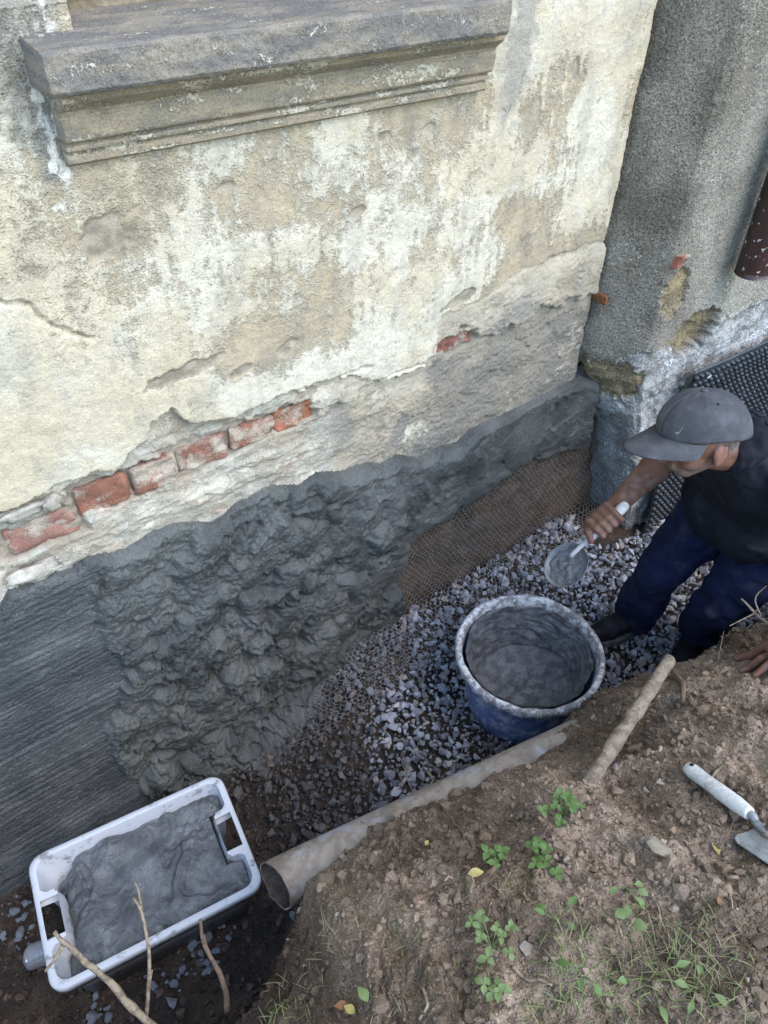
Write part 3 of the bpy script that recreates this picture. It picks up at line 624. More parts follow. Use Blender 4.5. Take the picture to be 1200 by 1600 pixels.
cdry = mixc((0.30, 0.230, 0.168), (0.175, 0.131, 0.092), sst(-.4, .5, fbm(XB * 5, s_ * 5, 4, 414)))
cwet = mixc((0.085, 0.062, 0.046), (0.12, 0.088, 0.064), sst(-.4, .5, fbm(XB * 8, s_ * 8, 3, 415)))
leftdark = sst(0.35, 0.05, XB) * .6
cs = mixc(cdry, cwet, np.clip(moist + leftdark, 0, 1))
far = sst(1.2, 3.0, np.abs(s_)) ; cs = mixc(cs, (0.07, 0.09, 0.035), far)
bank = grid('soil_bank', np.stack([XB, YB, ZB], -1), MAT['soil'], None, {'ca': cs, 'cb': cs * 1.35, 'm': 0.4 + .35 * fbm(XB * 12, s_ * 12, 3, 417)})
tag(bank, 'brown crumbly earth bank along the dug trench', None, None, 'structure')

xq = axis([(-60, -1, 10), (-1, 2.6, 420), (2.6, 60, 10)]); yq = np.linspace(0.30, 1.50, 150); XQ, YQ = np.meshgrid(xq, yq)
ZQ = floor_z(XQ, YQ) + 0.014 * fbm(XQ * 6, YQ * 6, 3, 420) + 0.006 * fbm(XQ * 35, YQ * 35, 3, 421) - 0.01
cq = mixc((0.075, 0.056, 0.043), (0.05, 0.04, 0.034), sst(-.4, .4, fbm(XQ * 6, YQ * 6, 3, 422)))
fl = grid('trench_floor', np.stack([XQ, YQ, ZQ], -1), MAT['soil'], None, {'ca': cq, 'cb': cq * 1.6, 'm': 0.35 + .3 * fbm(XQ * 12, YQ * 12, 3, 423)})
tag(fl, 'dark damp earth floor of the trench', None, None, 'structure')

# ---- crushed stone on the trench floor
rs = np.random.RandomState(11)
pr = [hull_proto(20 + i, 13, (1, .85, .65)) for i in range(14)]
gx_, gy_ = np.meshgrid(np.arange(0.22, 2.75, 0.0180), np.arange(0.50, 1.46, 0.0180)); gx_ = gx_.ravel(); gy_ = gy_.ravel()
gx_ = gx_ + rs.uniform(-.010, .010, gx_.size); gy_ = gy_ + rs.uniform(-.010, .010, gx_.size)
bx0 = 0.36 + 0.05 * fbm(gy_ * 5, gy_ * 0 + 1, 2, 430) + 0.10 * sst(1.1, 0.7, gy_) * 0
prob = sst(-0.07, 0.10, gx_ - bx0); kp = (rs.rand(gx_.size) < prob) & (gy_ < np.where(gx_ > 1.98, 1.23, 1.44)); gx_, gy_ = gx_[kp], gy_[kp]
sz = 0.0075 + 0.017 * rs.rand(gx_.size) ** 2.2 + .004 * sst(1.3, 2.0, gx_) * rs.rand(gx_.size)
gz_ = floor_z(gx_, gy_) + 0.014 * fbm(gx_ * 6, gy_ * 6, 3, 420) + rs.uniform(-.004, .018, gx_.size) + .02 * sst(.6, 1.2, gx_) * sst(.35, .0, np.abs(gy_ - 1.25)) * 0
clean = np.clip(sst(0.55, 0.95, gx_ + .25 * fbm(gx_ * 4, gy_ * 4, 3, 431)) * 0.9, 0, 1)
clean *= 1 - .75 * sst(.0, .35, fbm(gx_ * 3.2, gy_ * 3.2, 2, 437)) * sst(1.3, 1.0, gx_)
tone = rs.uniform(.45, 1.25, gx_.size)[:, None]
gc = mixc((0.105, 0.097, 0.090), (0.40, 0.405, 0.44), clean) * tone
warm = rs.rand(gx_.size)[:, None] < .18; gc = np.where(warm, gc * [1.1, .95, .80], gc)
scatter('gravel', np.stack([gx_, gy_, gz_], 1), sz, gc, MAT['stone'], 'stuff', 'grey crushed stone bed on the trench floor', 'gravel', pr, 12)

nf = 9000; fx_ = rs.uniform(.3, 2.7, nf); fy_ = rs.uniform(.5, 1.44, nf); okf_ = fy_ < np.where(fx_ > 1.98, 1.23, 1.44); fx_, fy_ = fx_[okf_], fy_[okf_]
fz2 = floor_z(fx_, fy_) + 0.014 * fbm(fx_ * 6, fy_ * 6, 3, 420) + rs.uniform(.0, .016, fx_.size)
fc = np.array([.26, .25, .245]) * rs.uniform(.35, 1.3, (fx_.size, 1)) * (.4 + .6 * sst(.5, .95, fx_)[:, None])
scatter('stone_grit', np.stack([fx_, fy_, fz2], 1), .002 + .0055 * rs.rand(fx_.size) ** 2, fc, MAT['stone'], 'stuff', 'fine grit and chips between the crushed stone', 'grit', pr, 16)

# ---- crumbs and clods lying on the bank and the trench floor
pr2 = [hull_proto(60 + i, 13) for i in range(10)]
def bank_surface(n, rs, x0, x1, t0, t1):
    x = rs.uniform(x0, x1, n); s = rs.uniform(t0, t1, n); i = np.clip(np.searchsorted(xb, x), 0, len(xb) - 1); j = np.clip(np.searchsorted(s_[:, 0], s), 0, len(s_) - 1)
    return np.stack([XB[j, i] + (x - xb[i]), YB[j, i], ZB[j, i]], 1), cs[j, i], s
pb, cc_, sb_ = bank_surface(36000, rs, -0.35, 1.7, -0.75, 0.25)
szb = 0.0013 + 0.0075 * rs.rand(len(pb)) ** 9 + 0.0013 * rs.rand(len(pb))
szb *= 1 + .5 * sst(-.2, .4, fbm(pb[:, 0] * 5, pb[:, 1] * 5, 2, 433))
cc_ = cc_ * rs.uniform(.6, 1.2, (len(pb), 1)); pale = rs.rand(len(pb)) < .02; cc_[pale] = np.array([0.36, 0.31, 0.25]) * rs.uniform(.7, 1.2, (pale.sum(), 1))
scatter('soil_crumbs', pb + [0, 0, .001], szb, cc_, MAT['clod'], 'stuff', 'loose crumbs of dry brown earth on the bank', 'soil', pr2, 13)
pc, ccl, _ = bank_surface(900, rs, -0.3, 1.7, -0.75, 0.2)
scatter('earth_clods', pc, .005 + .016 * rs.rand(len(pc)) ** 3, ccl * rs.uniform(.7, 1.15, (len(pc), 1)), MAT['clod'], 'stuff', 'brown earth clods strewn over the bank', 'soil', pr2, 17, squash=.7)
n = 5000; px_ = rs.uniform(-.6, .55, n); py_ = rs.uniform(.5, 1.40, n)
pz_ = floor_z(px_, py_) + 0.014 * fbm(px_ * 6, py_ * 6, 3, 420) - .004
scatter('soil_clods', np.stack([px_, py_, pz_], 1), 0.002 + .013 * rs.rand(n) ** 4, np.array([.075, .056, .045]) * rs.uniform(.6, 1.7, (n, 1)), MAT['clod'], 'stuff', 'dark damp clods around the crate on the trench floor', 'soil', pr2, 14)

# ================================================================== NETTING AND MEMBRANE
MAT['wire'] = mat_two('galvanised_wire', (0.34, 0.33, 0.32), (0.20, 0.16, 0.13), 30, .46, .62, 300, .2, .0003, .45, .5, .3)
def net_point(x, b):
    """point of the netting: x along the wall, b metres down the sheet from its hidden top edge"""
    fz_ = floor_z(x, 1.36) + 0.035; zt = 0.80; hang = zt - fz_ - 0.05; rr = 0.07
    yw = np.where(x > 2.10, 1.425 - 0.8 * (x - 2.10), 1.425) + 0.006 * fbm(x * 5, b * 5, 3, 500)
    arc = rr * np.pi / 2; a = np.clip((b - hang) / arc, 0, 1) * np.pi / 2; fl_ = np.maximum(b - hang - arc, 0)
    y = yw - rr * (1 - np.cos(a)) - fl_ - .02 * sst(.4, .6, b); z = np.where(b < hang, zt - b, fz_ + 0.05 - rr * np.sin(a) * 0.9)
    z = z + 0.016 * fbm(x * 9, b * 9, 3, 503) * sst(.4, .6, b)
    z = np.maximum(z, floor_z(x, y) + 0.014 + .010 * fbm(x * 12, b * 12, 2, 505))
    return np.stack([x, y, z], -1)
cw, ch = 0.0205, 0.0142                                   # cell pitch along x, row pitch
ni = int((2.24 - 0.42) / cw); nj = int(1.02 / ch)
seg_a, seg_b, seg_r = [], [], []
for j in range(nj):
    i = np.arange(ni); ox = (j % 2) * cw / 2; x = 0.42 + i * cw + ox; b = j * ch
    A = np.stack([x, np.full(ni, b)], 1)
    # zig-zag of one row, and the short twisted verticals
    L_ = np.stack([x - cw / 2, np.full(ni, b + ch * .35)], 1); Rr = np.stack([x + cw / 2, np.full(ni, b + ch * .35)], 1); Dn = np.stack([x + cw / 2, np.full(ni, b + ch)], 1)
    for p, q, r_ in ((A, L_, .0008), (A, Rr, .0008), (Rr, Dn, .0011)):
        seg_a.append(p); seg_b.append(q); seg_r.append(np.full(ni, r_))
sa = np.concatenate(seg_a); sb2 = np.concatenate(seg_b); sr = np.concatenate(seg_r)
flap = np.interp(sa[:, 0], [.42, .6, 1.0, 1.3, 1.7, 2.2], [.05, .10, .17, .14, .07, .06])
top_cut = np.interp(sa[:, 0], [.42, 1.0, 1.1, 2.2], [.52, .42, .02, .0])
hang_ = 0.80 - floor_z(sa[:, 0], 1.36) - .085 + .11
kp = (sa[:, 1] < hang_ + flap + .02 * fbm(sa[:, 0] * 30, sa[:, 0] * 0, 2, 510)) & (sa[:, 1] > top_cut)
sa, sb2, sr = sa[kp], sb2[kp], sr[kp]
warpx = lambda q: q + 0.010 * np.stack([fbm(q[:, 0] * 9, q[:, 1] * 9, 3, 512), fbm(q[:, 0] * 9, q[:, 1] * 9, 3, 513)], 1)
sa, sb2 = warpx(sa), warpx(sb2)
PA = net_point(sa[:, 0], sa[:, 1]); PB = net_point(sb2[:, 0], sb2[:, 1])
Tn = PB - PA; Tn /= np.linalg.norm(Tn, axis=1)[:, None] + 1e-9
U = np.cross(Tn, [0.3, 0.5, 0.81]); U /= np.linalg.norm(U, axis=1)[:, None]; W_ = np.cross(Tn, U)
sr = np.where((PA[:, 2] < .30) & (PA[:, 1] < 1.37), sr * .85, sr)
ring = [U * math.cos(a) + W_ * math.sin(a) for a in (0, 2.094, 4.189)]
V = np.stack([PA + r * sr[:, None] for r in ring] + [PB + r * sr[:, None] for r in ring], 1).reshape(-1, 3)
o6 = np.arange(len(sa))[:, None, None] * 6; Fw = (o6 + np.array([[0, 1, 4, 3], [1, 2, 5, 4], [2, 0, 3, 5]])[None]).reshape(-1, 4)
net = mesh_np('wire_netting', V, Fw, MAT['wire'])
tag(net, 'hexagonal wire netting hung on the bare wall and spread over the gravel', 'netting')

mem = empty('dimpled_membrane', (2.6, 1.2, 0.1), 'black dimpled drainage membrane standing against the wall behind the man', 'membrane')
t = NT('black_membrane'); a_ = t.noise(9, 4); MAT['membrane'] = t.out(t.mix(t.ramp(a_, .45, .7), (0.016, 0.019, 0.022), (0.045, 0.047, 0.045)), .38, .5, t.bump(t.noise(120), .0006))
pit = 0.0290; nu, nv = 38, 29
ux, vz = np.meshgrid(np.arange(nu) * pit, np.arange(nv) * pit)
def mem_pt(u, v, off=0.0):
    x = 2.215 + u; z = 0.13 + v * 1.0 - 0.03 * u
    y = PY - 0.022 - 0.018 * sst(.12, 0, u) * sst(.5, .05, v) - 0.012 * sst(.10, .0, .80 - v) - 0.008 * fbm(u * 3, v * 3, 2, 520)
    return np.stack([x + 0 * v, y - off, z], -1)
g_u, g_v = np.meshgrid(np.linspace(-pit * .6, nu * pit, 60), np.linspace(-pit * .6, nv * pit, 50))
front = mem_pt(g_u, g_v); o = grid('sheet', front, MAT['membrane'], mem)
sm = o.modifiers.new('thickness', 'SOLIDIFY'); sm.thickness = 0.003
k8 = np.linspace(0, 2 * np.pi, 8, endpoint=False)
uu = ux.ravel(); vv = vz.ravel()
rings = [mem_pt(uu[:, None] + r_ * np.cos(k8), vv[:, None] + r_ * np.sin(k8), off) for r_, off in ((.0105, 0.0), (.0086, .009), (.0060, .0118))]
Vd = np.stack(rings, 1).reshape(len(uu), 24, 3); Vd = np.concatenate([Vd, mem_pt(uu, vv, .0124)[:, None]], 1)
ff = [[r * 8 + j, r * 8 + (j + 1) % 8, (r + 1) * 8 + (j + 1) % 8, (r + 1) * 8 + j] for r in (0, 1) for j in range(8)]
F4 = (np.arange(len(uu))[:, None, None] * 25 + np.array(ff)[None]).reshape(-1, 4)
F3 = (np.arange(len(uu))[:, None, None] * 25 + np.array([[16 + j, 16 + (j + 1) % 8, 24, 24] for j in range(8)])[None]).reshape(-1, 4)
me = bpy.data.meshes.new('dimples'); me.from_pydata(Vd.reshape(-1, 3).tolist(), [], F4.tolist() + [f[:3] for f in F3.tolist()]); me.update()
MAT['dimple'] = mat_two('highlight_dimple', (0.020, 0.023, 0.026), (0.085, 0.09, 0.092), 60, .46, .66, 300, .2, .0004, .42, .5)  # paler grey paints in the light that catches on the dimple tops
tag(link('dimples', me, MAT['dimple'], mem), kind='stuff')
wpt = on_y(1108, 586, PY - .035)
bm = bmesh.new(); bmesh.ops.create_cone(bm, cap_ends=True, segments=16, radius1=.016, radius2=.012, depth=.008, matrix=Matrix.Translation(Vector(wpt)) @ Matrix.Rotation(R(90), 4, 'X'))
MAT['whiteplastic'] = mat_two('white_plastic', (0.62, 0.64, 0.64), (0.5, 0.5, 0.49), 40, .5, .7, 200, .1, .0004, .5)
bm_obj('fixing_washer', bm, MAT['whiteplastic'], mem)

# ================================================================== CRATE WITH MORTAR
cc4 = [on_z(*p, 0.25) for p in [(45, 1340), (348, 1205), (408, 1385), (75, 1560)]]
cen = sum(cc4) / 4; uax = (cc4[1] - cc4[0] + cc4[2] - cc4[3]); uax[2] = 0; uax /= np.linalg.norm(uax); vax = np.array([uax[1], -uax[0], 0.0])  # v points to the camera side
CZ = 0.018
crate = empty('plastic_crate', (cen[0], cen[1], CZ), 'pale grey plastic crate full of wet mortar in the trench', 'crate')
t = NT('pale_crate_plastic'); a_ = t.noise(16, 6, .65); b_ = t.noise(70, 4, .6)
cc_ = t.mix(t.ramp(t.math('ADD', a_, t.math('MULTIPLY', b_, .30)), .70, .82), (0.60, 0.62, 0.65), (0.27, 0.275, 0.28))
MAT['crate'] = t.out(cc_, .5, .4, t.bump(b_, .0008))
def rrect(a, b, r, niche=0.0, nv_=0.066):
    pts = []
    def side(p, q, n): return [tuple(np.array(p) + (np.array(q) - np.array(p)) * i / n) for i in range(n)]
    def arc(cx, cy, a0, n=6): return [(cx + r * math.cos(a0 + i * math.pi / 2 / n), cy + r * math.sin(a0 + i * math.pi / 2 / n)) for i in range(n)]
    pts += side((a, -b + r), (a, b - r), 26) + arc(a - r, b - r, 0) + side((a - r, b), (-a + r, b), 26) + arc(-a + r, b - r, math.pi / 2)
    pts += side((-a, b - r), (-a, -b + r), 26) + arc(-a + r, -b + r, math.pi) + side((-a + r, -b), (a - r, -b), 26) + arc(a - r, -b + r, 1.5 * math.pi)
    P_ = np.array(pts)
    nm = sst(nv_ + .012, nv_ - .004, np.abs(P_[:, 1])) * (np.abs(P_[:, 0]) > a * .8)
    P_[:, 0] -= np.sign(P_[:, 0]) * niche * nm
    return P_
HL, HW = 0.276, 0.186
rg = [(HL - .045, HW - .045, .030, 0.0, .018), (HL - .024, HW - .024, .034, .200, .040), (HL - .001, HW - .001, .040, .196, 0), (HL, HW, .040, .226, 0), (HL - .003, HW - .003, .038, .232, 0), (HL - .014, HW - .014, .034, .232, 0), (HL - .019, HW - .019, .032, .231, .040), (HL - .027, HW - .027, .030, .195, .040), (HL - .050, HW - .050, .026, .010, .020)]
RI = [np.concatenate([rrect(a, b, r, nch), np.full((128, 1), z)], 1) for a, b, r, z, nch in rg]
def to_w(L, c=(cen[0], cen[1], CZ)): L = np.asarray(L); return np.array(c) + L[..., :1] * uax + L[..., 1:2] * vax + L[..., 2:3] * np.array([0, 0, 1.0])
Vc = to_w(np.concatenate(RI)); nr = 128
def niche_j(j): y0 = RI[3][j][1]; y1 = RI[3][(j + 1) % nr][1]; return abs(RI[3][j][0]) > HL * .9 and abs(y0) < .058 and abs(y1) < .058
fb, fr = [], []
for k in range(len(rg) - 1):
    for j in range(nr):
        if niche_j(j) and k in (1, 5): continue
        q = (k * nr + j, k * nr + (j + 1) % nr, (k + 1) * nr + (j + 1) % nr, (k + 1) * nr + j)
        (fr if 1 <= k <= 5 else fb).append(q)
fb.append(tuple(range(8 * nr, 9 * nr))); fb.append(tuple(range(nr - 1, -1, -1)))
py_mesh('body', Vc, fb, MAT['crate'], crate); py_mesh('rim', Vc, fr, MAT['crate'], crate)
for sgn in (-1, 1):                                        # webs beside each hand hole
    for vy in (-.068, .068):
        bm = box_bm(-.5, .5, -.5, .5, -.5, .5, 0)
        for v in bm.verts: v.co = Vector(to_w(np.array([sgn * (HL - .028) + v.co.x * .05, vy + v.co.y * .006, .214 + v.co.z * .034])))
        bm_obj('web', bm, MAT['crate'], crate)
gu, gv = np.meshgrid(np.linspace(-HL + .0275, HL - .0275, 190), np.linspace(-HW + .0275, HW - .0275, 128))
rad = .03
ex = np.maximum(np.abs(gu) - (HL - .029 - rad), 0); ey = np.maximum(np.abs(gv) - (HW - .029 - rad), 0)
okc = (np.hypot(ex, ey) < rad) & ~((np.abs(gu) > HL - .070) & (np.abs(gv) < .077))
lvl = 0.205 + 0.018 * fbm(gu * 7, gv * 7, 3, 530) + 0.006 * fbm(gu * 16, gv * 16, 3, 531) + .0055 * fbm(gu * 45, gv * 45, 3, 537) * sst(-.2, .4, fbm(gu * 6, gv * 6, 2, 536))
lvl += 0.012 * np.tanh(8 * fbm(gu * 9 + 2 * fbm(gu * 5, gv * 5, 2, 533), gv * 5, 2, 532)) * .35
lvl -= 0.060 * sst(-.17, -.245, gu + .02 * fbm(gv * 20, gu * 20, 2, 534)) + .05 * sst(-.05, -.16, gv) * sst(-.14, -.23, gu)
tr = np.exp(-(((gu + .085 + .5 * (gv + .02) ** 2 * 6) / .032) ** 2)) * sst(.10, .05, np.abs(gv)); lvl = lvl * (1 - tr * .85) + tr * .85 * (.180 - .03 * (gu + .085))
edge_d = np.minimum(HL - .0275 - np.abs(gu), HW - .0275 - np.abs(gv)); lvl -= .018 * sst(.03, 0, edge_d + .012 * fbm(gu * 30, gv * 30, 2, 535))
Vm = to_w(np.stack([gu, gv, lvl], -1)); okf = okc[:-1, :-1] & okc[1:, 1:] & okc[:-1, 1:] & okc[1:, :-1]
cM = mixc((0.095, 0.100, 0.105), (0.155, 0.16, 0.165), sst(-.4, .4, fbm(gu * 12, gv * 12, 4, 538)))
MAT['mortar2'] = mat_layers('crate_mortar', 75, 230, 0.6, 0.35, 0.26, 0.0035, 0.0035, rough=0.38, spec=0.55, lay=0.0)
mo = grid('mortar_fill', Vm, MAT['mortar2'], None, {'ca': cM, 'cb': cM * 1.35, 'm': .35 + .3 * fbm(gu * 14, gv * 14, 3, 539)}, keep=okf)
tag(mo, 'grey wet mortar heaped inside the plastic crate', 'mortar')

# clear bottle end poking out behind the crate
t = NT('clear_plastic'); t.out((0.75, 0.8, 0.85), .12, .5); t.b.inputs['Transmission Weight'].default_value = .75; t.b.inputs['Alpha'].default_value = 1; MAT['clear'] = t.m
bo = empty('plastic_bottle', on_z(45, 1495, .05), 'clear crumpled plastic bottle end sticking out beside the crate', 'bottle')
b0 = on_z(36, 1500, .055); b1 = on_z(100, 1478, .055)
ax = (b1 - b0); ts = np.linspace(0, 1, 14); pts = [b0 + ax * q for q in ts]; rr_ = [.006, .024, .031, .033, .031, .033, .031, .033, .033, .031, .033, .033, .033, .033]
V, Fq = tube_arrays(pts, np.array(rr_) * 1.0, 20); V = V + (0.003 * fbm3(V, 45, 2, 541))[:, None]; py_mesh('shell', V, Fq, MAT['clear'], bo)

# ================================================================== TUB
TC = np.array([1.272, 0.945]); TZ0, TZ1, TR = 0.105, 0.402, 0.238
tub = empty('mortar_tub', (TC[0], TC[1], TZ0), 'round blue plastic mixing tub with mortar-crusted white rim on the gravel', 'tub')
t = NT('tub_plastic'); a_ = t.noise(7, 6, .65); b_ = t.noise(90, 4, .6); c_ = t.noise(22, 5, .7)
MAT['tub'] = t.out(t.mix(t.ramp(c_, .47, .62), t.mix(t.ramp(a_, .4, .6), (0.09, 0.14, 0.34), (0.14, 0.20, 0.40)), (0.42, 0.46, 0.56)), .5, .4, t.bump(c_, .001))
MAT['tubrim'] = t2 = None
t = NT('crusted_rim'); a_ = t.noise(26, 6, .65); b_ = t.noise(110, 4, .6)
MAT['tubrim'] = t.out(t.mix(t.ramp(t.math('MULTIPLY_ADD', b_, .35, t.math('MULTIPLY', a_, .65)), .43, .56), (0.60, 0.62, 0.64), (0.21, 0.21, 0.215)), .65, .3, t.bump(t.math('ADD', a_, b_), .002))
def lathe(prof, seg=72, wob=0.0, seed=0):
    th = np.linspace(0, 2 * np.pi, seg, endpoint=False); V = []
    for r_, z_ in prof:
        k = 1 + wob * vn(np.cos(th) * 2 + 5, np.sin(th) * 2 + z_ * 4, seed)
        V.append(np.stack([TC[0] + r_ * k * np.cos(th), TC[1] + r_ * k * np.sin(th), np.full(seg, z_)], 1))
    Fq = [(k * seg + j, k * seg + (j + 1) % seg, (k + 1) * seg + (j + 1) % seg, (k + 1) * seg + j) for k in range(len(prof) - 1) for j in range(seg)]
    return np.concatenate(V), Fq
V, Fq = lathe([(0.0, TZ0), (.165, TZ0), (.175, TZ0 + .008), (.190, TZ0 + .09), (.191, TZ0 + .10), (.205, TZ0 + .18), (.206, TZ0 + .19), (.219, TZ1 - .03)], 72, .006); py_mesh('shell', V, Fq, MAT['tub'], tub)
V, Fq = lathe([(.217, TZ1 - .036), (.236, TZ1 - .034), (TR, TZ1 - .026), (TR + .001, TZ1 - .006), (TR - .004, TZ1), (TR - .014, TZ1 + .001), (.219, TZ1 - .006), (.213, TZ1 - .045)], 96, .006); V = V + (.0018 * fbm3(V, 60, 3, 550))[:, None]; py_mesh('rim', V, Fq, MAT['tubrim'], tub)
V, Fq = lathe([(.214, TZ1 - .04), (.200, TZ0 + .18), (.186, TZ0 + .09), (.172, TZ0 + .012), (0.0, TZ0 + .010)], 72, .006); py_mesh('inner_wall', V, Fq, MAT['tub'], tub)
# mortar: a film over the inside wall running into a scooped heap
rq = np.concatenate([np.linspace(0.002, .165, 46), np.linspace(.168, .209, 40)]); th = np.linspace(0, 2 * np.pi, 220, endpoint=True)
TH, RQ = np.meshgrid(th, rq)
bowl = TZ0 + .062 + .055 * (RQ / .165) ** 3 + .035 * (RQ / .165) * np.cos(TH + .9)
wz0_ = .117 + .035 * np.cos(TH + .9); wallz = TZ0 + wz0_ + (RQ - .165) / (.209 - .165) * (TZ1 - .022 - TZ0 - wz0_)
Zt = np.where(RQ < .166, bowl, wallz)
cx, sy = np.cos(TH), np.sin(TH)
sw = vn(TH * 1.2 + RQ * 9, RQ * 70 + .8 * np.cos(TH), 560) * .5 + vn(TH * 2.3, RQ * 160, 561) * .3
on = (RQ < .166)
Zt = Zt + on * (0.005 * sw + .008 * fbm(cx * RQ * 14, sy * RQ * 14, 3, 562)) + (~on) * 0.004 * fbm(cx * 6, sy * 6 + RQ * 90, 3, 563)
Rt = RQ - (~on) * (.004 + .010 * np.abs(fbm(TH * 2.5, Zt * 22, 4, 564)) + .0025 * vn(TH * 1.5, Zt * 120, 566)); Rt = np.where(on, RQ, Rt)
Vt = np.stack([TC[0] + Rt * cx, TC[1] + Rt * sy, Zt], -1)
cT = mixc((0.085, 0.09, 0.10), (0.15, 0.155, 0.165), sst(-.4, .4, fbm(cx * RQ * 30, sy * RQ * 30 + Zt * 20, 3, 565)))
mt = grid('mortar_remains', Vt, MAT['mortar2'], None, {'ca': cT, 'cb': cT * 1.3, 'm': .35 + .3 * fbm(TH * 3, RQ * 60, 3, 567)})
tag(mt, 'grey mortar left inside the round tub, scooped smooth', 'mortar')

# ================================================================== THINGS ON AND IN THE BANK
# drain pipe half buried in the bank edge
t = NT('dusty_pipe'); a_ = t.noise(9, 5, .65); b_ = t.noise(120, 4, .65); c_ = t.noise(30, 5, .7)
MAT['drain'] = t.out(t.mix(t.ramp(a_, .52, .64), t.mix(t.ramp(c_, .4, .6), (0.26, 0.225, 0.185), (0.185, 0.155, 0.125)), (0.28, 0.28, 0.29)), .75, .3, t.bump(b_, .001))
def pz(x): return 0.650 + .012 * (x - .23)
pax = [(x, pipe_y(x) + .004, pz(x)) for x in np.linspace(.212, 1.25, 20)]
dr = empty('drain_pipe', (0.22, pipe_y(.22), .595), 'dusty grey drain pipe half buried along the bank edge', 'pipe')
V, Fq = tube_arrays(pax, .056, 36, False); V2, F2 = tube_arrays(pax, .0525, 36, False)
for VV_ in (V, V2):
    k_ = sst(.30, .212, VV_[:, 0]); yc_, zc_2 = pipe_y(VV_[:, 0]) + .004, pz(VV_[:, 0]); VV_[:, 0] += k_ * (-.30 * (VV_[:, 1] - yc_) + .20 * (VV_[:, 2] - zc_2)); VV_[:, 0] += .003 * fbm3(VV_, 60, 2, 571) * k_
nV = len(V); py_mesh('tube', np.concatenate([V, V2[:36]]), Fq + [(j, (j + 1) % 36, nV + (j + 1) % 36, nV + j) for j in range(36)], MAT['drain'], dr)
MAT['pipeinside'] = mat_two('dirt_and_shade_inside', (0.05, 0.042, 0.036), (0.085, 0.07, 0.058), 20, .4, .6, 200, .3, .001, .9, .2); py_mesh('inside', V2, F2, MAT['pipeinside'], dr)  # dirt inside the pipe, darkened to stand in for shade in the bore
lump('soil_plug', (.33, pipe_y(.33), pz(.33) - .016), (.06, .05, .036), MAT['clod'], dr, (.06, .045, .035), 570)

MAT['stakewood'] = mat_two('weathered_wood', (0.25, 0.205, 0.15), (0.16, 0.125, 0.09), 45, .42, .6, 160, .3, .002, .9)
MAT['twig'] = mat_two('pale_twig', (0.30, 0.245, 0.17), (0.17, 0.13, 0.09), 60, .42, .6, 200, .25, .001, .9)
MAT['twigdark'] = mat_two('brown_root', (0.19, 0.13, 0.09), (0.12, 0.085, 0.06), 60, .42, .6, 200, .25, .001, .9)
def bz(x, y):                                              # height of the finished bank surface
    i = int(np.clip(np.searchsorted(xb, x), 0, len(xb) - 1)); col = YB[:len(tb), i]; k = int(np.argmin(np.abs(col - y))); return float(ZB[k, i])
def on_bank(px, py):
    z = .95
    for _ in range(25): q = on_z(px, py, z); z = .5 * z + .5 * bz(q[0], q[1])
    return on_z(px, py, z)
st0 = on_bank(935, 1203); st1 = on_z(1047, 1031, .915)
pts = curve_pts([st0 - (st1 - st0) * .18 + np.array([0, 0, -.015]), st0 + np.array([0, 0, .012]), st0 + (st1 - st0) * .5 + np.array([.004, 0, .016]), st1], 26)
V, Fq = tube_arrays(pts, np.linspace(.017, .0135, 26), 14); V = V + (.0040 * fbm3(V, 45, 4, 580))[:, None]
sk = py_mesh('wooden_stake', V, Fq, MAT['stakewood']); tag(sk, 'weathered wooden stake sticking out of the bank over the trench', 'stake')

# trowel lying on the bank
h0, h1 = on_bank(1068, 1207) + [0, 0, .022], on_bank(1163, 1284) + [0, 0, .030]
trw = empty('bucket_trowel', h1, 'mortar-stained trowel with white handle lying on the earth bank', 'trowel')
dirv = (h1 - h0) / np.linalg.norm(h1 - h0)
MAT['handle'] = mat_two('white_handle', (0.60, 0.60, 0.56), (0.40, 0.38, 0.34), 30, .48, .68, 160, .15, .0008, .6)
MAT['steel'] = mat_two('stained_steel', (0.34, 0.35, 0.34), (0.24, 0.25, 0.24), 30, .4, .6, 200, .2, .0006, .5, .4, .35)
hp_ = [h0 + (h1 - h0) * q for q in (0, .03, .10, .3, .55, .8, .97, 1.0)]
V, Fq = tube_arrays(hp_, [.008, .0125, .0145, .0135, .0145, .0150, .0125, .0115], 18); py_mesh('handle', V, Fq, MAT['handle'], trw)
nup = np.cross(dirv, [0, 0, 1.0]); nup /= np.linalg.norm(nup); upv = np.cross(nup, dirv)
hq = h0 + dirv * .014 + upv * .0135; bm = bmesh.new(); bmesh.ops.create_cone(bm, cap_ends=True, segments=12, radius1=.0042, radius2=.0042, depth=.003)
td_ = NT('hole_shade'); td_.out((0.02, 0.02, 0.02), .9, .1)  # near-black disc colour stands in for the shade of a hanging hole
rotm = Vector(upv).to_track_quat('Z', 'Y').to_matrix().to_4x4(); bm.transform(Matrix.Translation(Vector(hq)) @ rotm); bm_obj('hang_hole_disc', bm, td_.m, trw)
nk = curve_pts([h1, h1 + dirv * .010 - upv * .002, h1 + dirv * .016 - upv * .011, h1 + dirv * .060 - upv * .016], 12)
V, Fq = tube_arrays(nk, [.008] * 4 + [.007] * 8, 10); py_mesh('tang', V, Fq, MAT['steel'], trw)
outl = [(.004, -.020), (0, -.040), (.004, -.050), (.014, -.054), (.10, -.044), (.165, -.030), (.172, 0), (.165, .030), (.10, .044), (.014, .054), (.004, .050), (0, .040), (.004, .020)]
bl0 = h1 + dirv * .010 - upv * .018; bm = bmesh.new(); vs = [bm.verts.new(Vector(bl0 + dirv * a + nup * b + upv * (.0 + .3 * a * 0))) for a, b in outl]; f = bm.faces.new(vs)
r_ = bmesh.ops.extrude_face_region(bm, geom=[f]); [setattr(v, 'co', v.co - Vector(upv) * .0022) for v in r_['geom'] if isinstance(v, bmesh.types.BMVert)]
